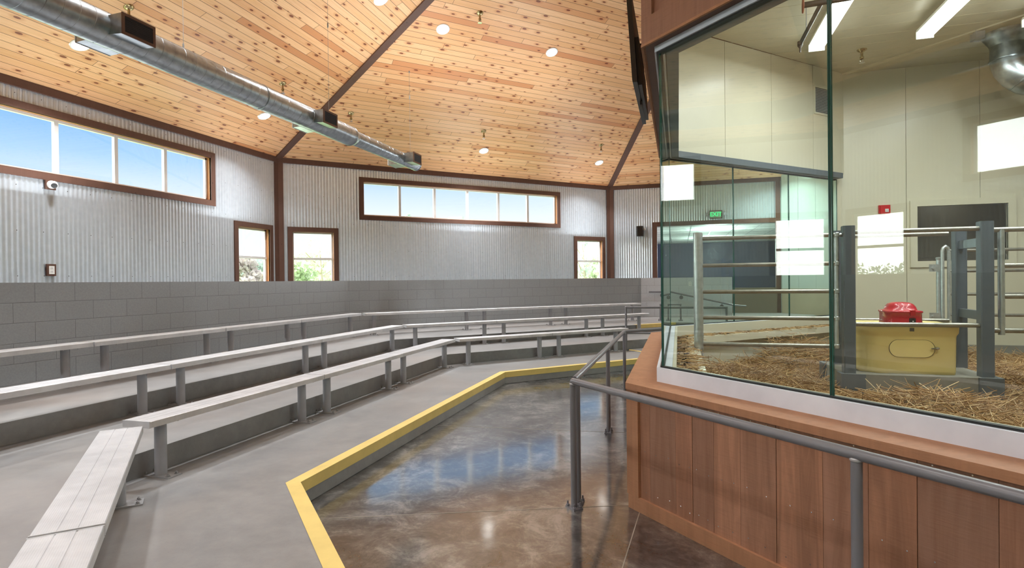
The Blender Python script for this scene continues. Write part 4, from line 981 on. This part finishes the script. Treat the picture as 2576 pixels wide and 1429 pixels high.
def left_gate():
    root = thing('pipe_fence', 'galvanised five-bar pipe fence running from a round post to the left post guard', 'fence', Vector((.2, 6.05, ZPF+H)))
    mb = MB(); mb.lathe((.19, 6.05, ZPF-.05+H), (0, 0, 1), [(.046, 0), (.046, 1.62), (.043, 1.632), (0, 1.634)], 20); mb.build('round_post', M['galv'], root)
    for z in (.400, .130, -.133, -.391, -.655):
        mb = MB(); mb.tube([(.23, 6.05, z+H), (1.43, 6.05, z+H)], .020, 14); mb.build('bar', M['bar'], root)
    mb = MB(); mb.tube([(1.435, 6.05, -.66+H), (1.435, 6.05, .405+H)], .021, 14); u = mb.build('end_upright', M['galv'], root)
    mb = MB()
    for z in (.400, .130, -.133, -.391, -.655): mb.lathe((1.435, 6.05, z-.022+H), (0, 0, 1), [(.021, 0), (.027, .006), (.027, .038), (.021, .044)], 12)
    mb.tube([(1.435, 6.05, .395+H), (1.50, 6.05, .40+H)], .018, 10); mb.build('clamps', M['galv'], u)
left_gate()
def right_gate():
    y = 6.1; root = thing('pipe_fence', 'galvanised pipe fence leaving the right post guard, cut by the right edge of the photo', 'fence', Vector((2.75, y, ZPF+H)))
    for z, x0 in ((.405, 2.66), (.085, 2.76), (-.188, 2.76), (-.492, 2.66)):
        mb = MB(); mb.tube([(x0, y, z+H), (4.6, y, z+H)], .022, 14); mb.build('bar', M['bar'], root)
    mb = MB(); mb.tube([(2.755, y, .41+H), (2.755, y, -.53+H)], .026, 14); mb.build('upright', M['galv'], root)
    mb = MB(); mb.lathe((4.55, y, ZPF-.05+H), (0, 0, 1), [(.046, 0), (.046, 1.65), (0, 1.66)], 18); mb.build('round_post', M['galv'], root)
right_gate()
def back_gate():
    y = 8.3; root = thing('pipe_gate', 'galvanised pipe gate at the back of the pen with a hanging chain', 'gate', Vector((3.12, y, ZPF+H)))
    mb = MB(); mb.tube([(3.10, y, -.60+H), (3.10, y, .20+H)], .026, 14); mb.lathe((3.10, y, .20+H), (0, 0, 1), [(.026, 0), (.03, .01), (.03, .03), (0, .035)], 12); mb.build('hinge_post', M['galv'], root)
    mb = MB(); mb.tube([(3.10, y, ZPF-.03+H), (3.10, y, -.60+H)], .024, 12); mb.build('post_foot', M['galv'], root)
    mb = MB(); x0, x1 = 3.130, 3.198
    mb.tube([(x0, y-.03, -.55+H), (x0, y-.03, .31+H), (x0+.012, y-.03, .345+H), (x0+.035, y-.03, .362+H), (x1-.012, y-.03, .345+H), (x1, y-.03, .31+H), (x1, y-.03, -.55+H)], .020, 12); mb.build('latch_loop', M['galv'], root)
    for z in (.31, .058, -.226, -.481):
        mb = MB(); mb.tube([(x1, y-.03, z+H), (5.6, y-.03, z+H)], .019, 12); mb.build('bar', M['bar'], root)
    for z in (.10, -.50):
        mb = MB(); mb.prism([(2.99, y-.03), (3.15, y-.03), (3.15, y-.022), (2.99, y-.022)], z-.045, z+.045); mb.lathe((3.03, y-.03, z+H), (0, -1, 0), [(.018, 0), (.018, .012), (0, .014)], 8); mb.build('hinge_strap', M['galv'], root)
    mb = MB(); mb.prism([(3.26, y-.055), (3.35, y-.055), (3.35, y-.045), (3.26, y-.045)], .06, .23); mb.build('latch_plate', M['galv'], root)
    mb = MB()
    for i in range(17):
        z = .14-.026*i; a = Vector((.008, 0, 0)) if i % 2 else Vector((0, .008, 0)); p = Vector((3.237+.006*math.sin(i), y-.075, z+H)); pts = []
        for j in range(9): t = j/8*2*math.pi; pts.append(p+a*math.cos(t)+Vector((0, 0, .017*math.sin(t))))
        mb.tube(pts, .0034, 5, 0, False)
    mb.build('chain', M['chain'], root)
    mb = MB(); mb.lathe((5.5, y, ZPF-.05+H), (0, 0, 1), [(.046, 0), (.046, 1.6), (0, 1.61)], 16); mb.build('round_post', M['galv'], root)
back_gate()

# ---------------------------------------------------------------- straw
def in_poly(x, y, P):
    ins = np.zeros(len(x), bool); n = len(P)
    for i in range(n):
        (x1, y1), (x2, y2) = P[i], P[(i+1) % n]
        c = ((y1 > y) != (y2 > y)) & (x < (x2-x1)*(y-y1)/(y2-y1+1e-12)+x1); ins ^= c
    return ins
def mound(x, y):
    z = .035+.03*np.sin(x*3.1+y*1.7)+.025*np.sin(x*5.3-y*4.1+1)+.02*np.sin(y*9+x*2)
    for cx, cy, h, r in ((2.05, 5.50, .07, .30), (1.2, 8.05, .30, .30), (.45, 7.2, .05, .2), (3.0, 5.7, .03, .3), (2.0, 5.0, .06, .5), (.7, 4.6, .06, .6), (1.55, 8.6, .2, .5), (3.5, 6.9, .12, .6), (.25, 6.2, .03, .3)):
        z = z+h*np.exp(-((x-cx)**2+(y-cy)**2)/(2*r*r))
    return np.maximum(z, .01)
def straw_bed():
    q_ = penring(.50); P = [q_[0], q_[1], q_[2], (XB+.34, YB-.36), (5.6, YB-.34), (5.6, 1.9), (2.3, 1.9)]; n = 50000
    x = RNG.uniform(-.1, 5.2, n*3); y = RNG.uniform(2.0, 9.7, n*3); ok = in_poly(x, y, P)
    ok &= ~((x > PX0-.0) & (x < PX1) & (y > PY0) & (y < PY1)); x, y = x[ok][:n], y[ok][:n]; n = len(x)
    base = mound(x, y)*RNG.uniform(.35, 1.02, n)+ZPF+H
    # a few stalks lie on the inner ledge
    A_, B_ = penring(.29), penring(.47); k_ = 900; sg = RNG.integers(1, 3, k_); tt = RNG.uniform(.02, .98, k_); ss = RNG.random(k_)
    A_, B_ = np.array(A_), np.array(B_); pa = A_[sg-0]*0+A_[sg]*(1-tt)[:, None]+A_[np.minimum(sg+1, 3)]*tt[:, None]; pb = B_[sg]*(1-tt)[:, None]+B_[np.minimum(sg+1, 3)]*tt[:, None]; pl_ = pa*(1-ss)[:, None]+pb*ss[:, None]
    x[:k_], y[:k_] = pl_[:, 0], pl_[:, 1]; base[:k_] = -.692+H
    L = np.minimum(RNG.gamma(3.2, .045, n)+.04, .26); a = RNG.uniform(0, 2*np.pi, n); tilt = RNG.normal(0, .22, n); bend = RNG.normal(0, .25, n); w = RNG.uniform(.0018, .0040, n)
    wild = RNG.random(n) < .03; tilt[wild] += RNG.uniform(.2, .9, wild.sum())
    tilt[:900] *= .3; L[:900] *= .6
    dx, dy = np.cos(a), np.sin(a); ct, stt = np.cos(tilt), np.sin(tilt)
    p0 = np.stack([x, y, base], 1); d = np.stack([dx*ct, dy*ct, np.abs(stt)], 1); sd = np.stack([-dy, dx, 0*dx], 1); up = np.cross(d, sd)
    p1 = p0+d*(L*.5)[:, None]; p2 = p0+d*(L)[:, None]*.98+sd*(bend*L*.5)[:, None]; p2[:, 2] -= np.abs(bend)*L*.2
    ang = RNG.uniform(0, np.pi, n); ww = (sd*np.cos(ang)[:, None]+up*np.sin(ang)[:, None])*w[:, None]; w2 = (-sd*np.sin(ang)[:, None]+up*np.cos(ang)[:, None])*w[:, None]
    V = np.empty((n, 9, 3))
    for i, p in enumerate((p0, p1, p2)): V[:, 3*i] = p+ww; V[:, 3*i+1] = p-ww*.5+w2*.87; V[:, 3*i+2] = p-ww*.5-w2*.87
    q = [(0, 1, 4, 3), (1, 2, 5, 4), (2, 0, 3, 5), (3, 4, 7, 6), (4, 5, 8, 7), (5, 3, 6, 8)]
    F = (np.arange(n)[:, None, None]*9+np.array(q)[None]).reshape(-1, 4)
    me = bpy.data.meshes.new('straw_bedding'); V = V.reshape(-1, 3); me.vertices.add(len(V)); me.vertices.foreach_set('co', V.ravel())
    me.loops.add(F.size); me.loops.foreach_set('vertex_index', F.ravel().astype(np.int32)); me.polygons.add(len(F)); me.polygons.foreach_set('loop_start', (np.arange(len(F))*4).astype(np.int32)); me.update(calc_edges=True); me.validate()
    me.materials.append(M['straw']); o = bpy.data.objects.new('straw_bedding', me); C.objects.link(o); tag(o, 'loose golden straw spread over the pen floor', 'straw', kind='stuff')
    # matted underlayer following the heaps
    g = np.linspace(-.1, 5.2, 70); h = np.linspace(1.9, 9.7, 100); mb = MB(); idx = {}
    X, Y = np.meshgrid(g, h); Zm = mound(X, Y)*.62+ZPF+H-.004; INS = in_poly(X.ravel(), Y.ravel(), P).reshape(X.shape) & ~((X > PX0) & (X < PX1) & (Y > PY0) & (Y < PY1))
    for j in range(99):
        for i in range(69):
            if INS[j, i] or INS[j+1, i] or INS[j, i+1] or INS[j+1, i+1]:
                if INS[j, i] and INS[j+1, i] and INS[j, i+1] and INS[j+1, i+1]: mb.face([(X[b, c], Y[b, c], Zm[b, c]) for b, c in ((j, i), (j, i+1), (j+1, i+1), (j+1, i))], None, 0, True)
    o2 = mb.build('matted_bedding', M['dirt'], norm='weld'); tag(o2, 'flattened brown bedding under the loose straw', 'straw', kind='stuff')
straw_bed()

# ---------------------------------------------------------------- outdoors
mb = MB(); mb.prism([(-160, -160), (60, -160), (60, 200), (-160, 200)], Z0-.4, Z0-.30)
mb.build('ground', M['grass'], kind='structure')
def tree(x, y, h, r, mat, label, n=1500, slim=False, leaf=.16):
    root = thing('tree', label, 'tree', (x, y, Z0-.3+H), 'trees outside the windows'); zg = Z0-.3+H
    mb = MB(); mb.tube([(x, y, zg), (x+.1, y, zg+h*.4), (x-.05, y+.05, zg+h*.85)], h*.016, 7, rs=[h*.02, h*.015, h*.006])
    for i in range(7):
        a = random.uniform(0, 6.28); z = zg+h*random.uniform(.3, .7); mb.tube([(x, y, z), (x+math.cos(a)*r*.6, y+math.sin(a)*r*.6, z+h*.16)], h*.005, 5)
    mb.build('trunk', M['bark'], root)
    nb = 9 if not slim else 6; cs = [(random.gauss(0, .42)*r, random.gauss(0, .42)*r, random.uniform(.34, .95)) for _ in range(nb)]
    rg = np.random.default_rng(int(abs(x*31+y*17))); V = []; F = []
    per = n//nb
    for cx, cy, cz in cs:
        rr = r*(.55 if not slim else .4)*(1.15-.6*abs(cz-.6))
        d = rg.normal(0, 1, (per, 3)); d /= np.linalg.norm(d, axis=1)[:, None]; rad = rr*rg.uniform(.35, 1, per)**.5
        c = np.array([x+cx, y+cy, zg+cz*h])+d*rad[:, None]*np.array([1, 1, .85]); c[:, 2] = np.maximum(c[:, 2], zg+.05)
        t = rg.normal(0, 1, (per, 3)); t /= np.linalg.norm(t, axis=1)[:, None]; s_ = np.cross(t, rg.normal(0, 1, (per, 3))); s_ /= np.linalg.norm(s_, axis=1)[:, None]
        k = leaf*rg.uniform(.6, 1.3, (per, 1)); V.append(np.stack([c+t*k, c+s_*k*.55, c-t*k, c-s_*k*.55], 1))
    V = np.concatenate(V).reshape(-1, 3); base = np.array(root.location); me = bpy.data.meshes.new('crown'); m = len(V)//4
    me.vertices.add(len(V)); me.vertices.foreach_set('co', (V-base).ravel()); me.loops.add(m*4); me.loops.foreach_set('vertex_index', np.arange(m*4, dtype=np.int32)); me.polygons.add(m); me.polygons.foreach_set('loop_start', np.arange(m, dtype=np.int32)*4); me.update(calc_edges=True)
    me.materials.append(mat); o = bpy.data.objects.new('crown', me); C.objects.link(o); o.parent = root
def polar(az, dist): a = math.radians(az); return math.cos(a)*dist, math.sin(a)*dist
# directions in degrees from +X as seen from the camera
def az(px): return 106.25-math.degrees(math.atan((px-1288)/1438.6))
TREES = [(az(806), 26, 3.9, 1.5, 'leafa', 'slender young tree filling the far bank window beside the corner post', True), (az(755), 70, 4.4, 3.2, 'leafa', 'bushy pale green tree low in the window right of the corner post', False),
         (az(845), 88, 4.4, 3.2, 'leafa', 'low spreading green tree at the right of the window beside the corner post', False), (az(654), 80, 4.4, 2.6, 'leafb', 'blue-green tree at the right of the left bank small window', False),
         (az(628), 74, 4.6, 2.2, 'leafc', 'reddish tree in the middle of the left bank small window', False), (az(604), 88, 4.2, 2.4, 'leafb', 'distant blue-green tree at the left of the left bank small window', False),
         (az(1468), 34, 4.6, 1.0, 'leafb', 'tall blue-green tree in the small window at the right end of the far wall', True), (az(1490), 60, 3.6, 3.0, 'leafa', 'rounded green tree low in the small window at the right end of the far wall', False),
         (az(1030), 36, 6.3, .5, 'leafb', 'twiggy treetop showing in the second pane of the far strip window', True)]
for a_, d, h, r, m, lab, slim in TREES: tree(*polar(a_, d), h, r, M[m], lab, 1600 if not slim else 300, slim, .10 if slim else .30)
for (x, y, h, r, m, lab) in [(-64, -13, 3.4, 1.6, 'leafa', 'bushy green tree mirrored in the middle of the pen glass'), (-76, -21, 2.9, 2.2, 'leafb', 'low tree mirrored at the left of the reflected window'), (-68, -24, 3.6, 1.6, 'leafa', 'tall tree mirrored at the right of the reflected window'), (-70, 2, 3.4, 2.2, 'leafb', 'dark tree mirrored beside the glass joint')]:
    tree(x, y, h, r, M[m], lab, 420, False, .26)
def lamp_pole():
    x, y = polar(az(1163), 42); zg = Z0-.3+H; root = thing('street_lamp', 'grey lamp on a pole showing in the third pane of the far strip window', 'lamp', (x, y, zg))
    mb = MB(); mb.tube([(x, y, zg), (x, y, zg+6.4)], .09, 8); mb.build('pole', M['plate'], root)
    mb = MB(); mb.prism([(x-1.0, y-.15), (x+.1, y-.15), (x+.1, y+.15), (x-1.0, y+.15)], zg+6.32-H, zg+6.5-H); mb.build('lamp_head', M['plate'], root)
lamp_pole()

# ---------------------------------------------------------------- light
K = dict(can=72.0, fill=22.0, drop=1.9, pen=62.0, exposure=0.12)
def lamp(name, ty, loc, energy, color=(.94, .975, 1), **kw):
    L = bpy.data.lights.new(name, ty); L.energy = energy; L.color = color
    for k, v in kw.items(): setattr(L, k, v)
    o = bpy.data.objects.new(name, L); C.objects.link(o); o.location = loc; return o
def aim(o, n): o.rotation_euler = Vector(n).to_track_quat('-Z', 'Y').to_euler()
spots = list(CANS)
for k, us in ((3, (-.5, 3.5)), (4, (2.5, 6.0)), (5, (-9, -5.5)), (8, (-5, -1.5))):
    for u in us:
        for v in (CW[k]-.97, CW[k]-4.05): spots.append((ceil_pt(k, u, v)+Vector((0, 0, -.03)), -up_normal(k)))
for u, v in ((1.9, 7.63), (4.79, 4.57)): spots.append((ceil_pt(1, u, v)+Vector((0, 0, -.03)), -up_normal(1)))
for i, (p, n) in enumerate(spots):
    o = lamp('downlight_beam', 'AREA', p, K['can'], shape='DISK', size=.3, spread=math.radians(112)); aim(o, (0, 0, -1))
    o = lamp('bounce_fill', 'AREA', p+Vector((0, 0, -K['drop'])), K['fill'], shape='DISK', size=1.8); aim(o, (0, 0, 1))  # added upward fill lamp without a fixture, stands in for bounced light
for x, y0, y1, z in FIX:
    o = lamp('fixture_light', 'AREA', (x, (y0+y1)/2, z-.03+H), K['pen'], shape='RECTANGLE', size=.14, size_y=3.8); aim(o, (0, 0, -1))
for y in (19.5, 23.5): lamp('annex_fill', 'POINT', (1.2, y, .9+H), 170, shadow_soft_size=.3)  # bare fill lamps added to brighten the annex ceiling and back wall
lamp('barn_light', 'POINT', (4.0, YB+.5, 1.2+H), 3, shadow_soft_size=.1)

# sky: pale at the horizon, blue above, bright hazy sun glow overhead and behind the viewer
w = bpy.data.worlds.new('sky'); bpy.context.scene.world = w; w.use_nodes = True; t = w.node_tree; t.nodes.clear()
def wn(ty, **kw):
    x = t.nodes.new(ty)
    for k, v in kw.items(): setattr(x, k, v)
    return x
tc = wn('ShaderNodeTexCoord'); sp = wn('ShaderNodeSeparateXYZ'); t.links.new(tc.outputs['Generated'], sp.inputs[0])
rp = wn('ShaderNodeValToRGB'); t.links.new(sp.outputs[2], rp.inputs[0]); cr = rp.color_ramp
stops = [(0, (1.12, 1.13, 1.15, 1)), (.11, (.94, 1.02, 1.1, 1)), (.147, (.72, .89, 1.08, 1)), (.182, (.46, .73, 1.05, 1)), (.24, (.24, .54, .96, 1)), (1, (.6, .75, .95, 1))]
while len(cr.elements) < len(stops): cr.elements.new(.5)
for e, (p, c) in zip(cr.elements, stops): e.position = p; e.color = c
def wm(op, a, b=0.0, clamp=False):
    x = wn('ShaderNodeMath', operation=op, use_clamp=clamp)
    for i, v in enumerate((a, b)):
        if hasattr(v, 'is_output'): t.links.new(v, x.inputs[i])
        else: x.inputs[i].default_value = v
    return x.outputs[0]
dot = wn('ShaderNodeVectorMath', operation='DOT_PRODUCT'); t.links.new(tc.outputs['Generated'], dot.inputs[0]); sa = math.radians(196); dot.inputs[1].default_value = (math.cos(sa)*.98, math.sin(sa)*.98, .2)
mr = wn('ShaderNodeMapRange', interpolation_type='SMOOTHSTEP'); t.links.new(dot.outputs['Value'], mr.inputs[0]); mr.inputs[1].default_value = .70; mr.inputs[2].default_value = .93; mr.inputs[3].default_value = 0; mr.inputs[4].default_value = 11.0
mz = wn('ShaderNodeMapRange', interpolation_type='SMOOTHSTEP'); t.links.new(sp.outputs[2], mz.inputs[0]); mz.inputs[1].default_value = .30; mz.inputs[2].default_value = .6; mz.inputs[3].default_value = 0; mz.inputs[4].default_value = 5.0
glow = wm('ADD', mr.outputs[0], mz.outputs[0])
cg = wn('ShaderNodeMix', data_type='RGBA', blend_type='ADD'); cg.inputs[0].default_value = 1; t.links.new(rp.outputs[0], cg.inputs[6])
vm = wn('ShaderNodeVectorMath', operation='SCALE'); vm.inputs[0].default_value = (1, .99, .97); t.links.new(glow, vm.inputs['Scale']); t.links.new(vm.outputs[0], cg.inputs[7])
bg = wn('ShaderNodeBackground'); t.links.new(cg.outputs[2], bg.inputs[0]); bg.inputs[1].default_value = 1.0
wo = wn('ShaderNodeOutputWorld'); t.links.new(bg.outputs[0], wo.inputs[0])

# ---------------------------------------------------------------- camera and render settings
FPX = 1438.56
cd = bpy.data.cameras.new('camera'); cd.sensor_width = 36; cd.lens = FPX*36/2576; cd.clip_start = .02; cd.clip_end = 500
cam = bpy.data.objects.new('camera', cd); C.objects.link(cam)
pit, rol, yaw = -0.0057003, -0.0111534, 0.28355
fwd = Vector((0, math.cos(pit), math.sin(pit))); up = Vector((0, -math.sin(pit), math.cos(pit))); rt = Vector((1, 0, 0))
r2 = rt*math.cos(rol)+up*math.sin(rol); u2 = up*math.cos(rol)-rt*math.sin(rol)
Rz = Matrix.Rotation(yaw, 3, 'Z'); r2, u2, fwd = Rz @ r2, Rz @ u2, Rz @ fwd
m = Matrix((r2, u2, -fwd)).transposed().to_4x4(); m.translation = Vector((0, 0, H)); cam.matrix_world = m
sc = bpy.context.scene; sc.camera = cam
sc.view_settings.view_transform = 'Standard'; sc.view_settings.look = 'None'; sc.view_settings.exposure = K['exposure']; sc.view_settings.gamma = 1; sc.view_settings.use_curve_mapping = False
cy = sc.cycles; cy.max_bounces = 7; cy.diffuse_bounces = 3; cy.glossy_bounces = 3; cy.transmission_bounces = 6; cy.transparent_max_bounces = 16; cy.caustics_reflective = False; cy.caustics_refractive = False
cy.sample_clamp_indirect = 6; cy.adaptive_threshold = .1; cy.adaptive_min_samples = 20
cy.use_denoising = True
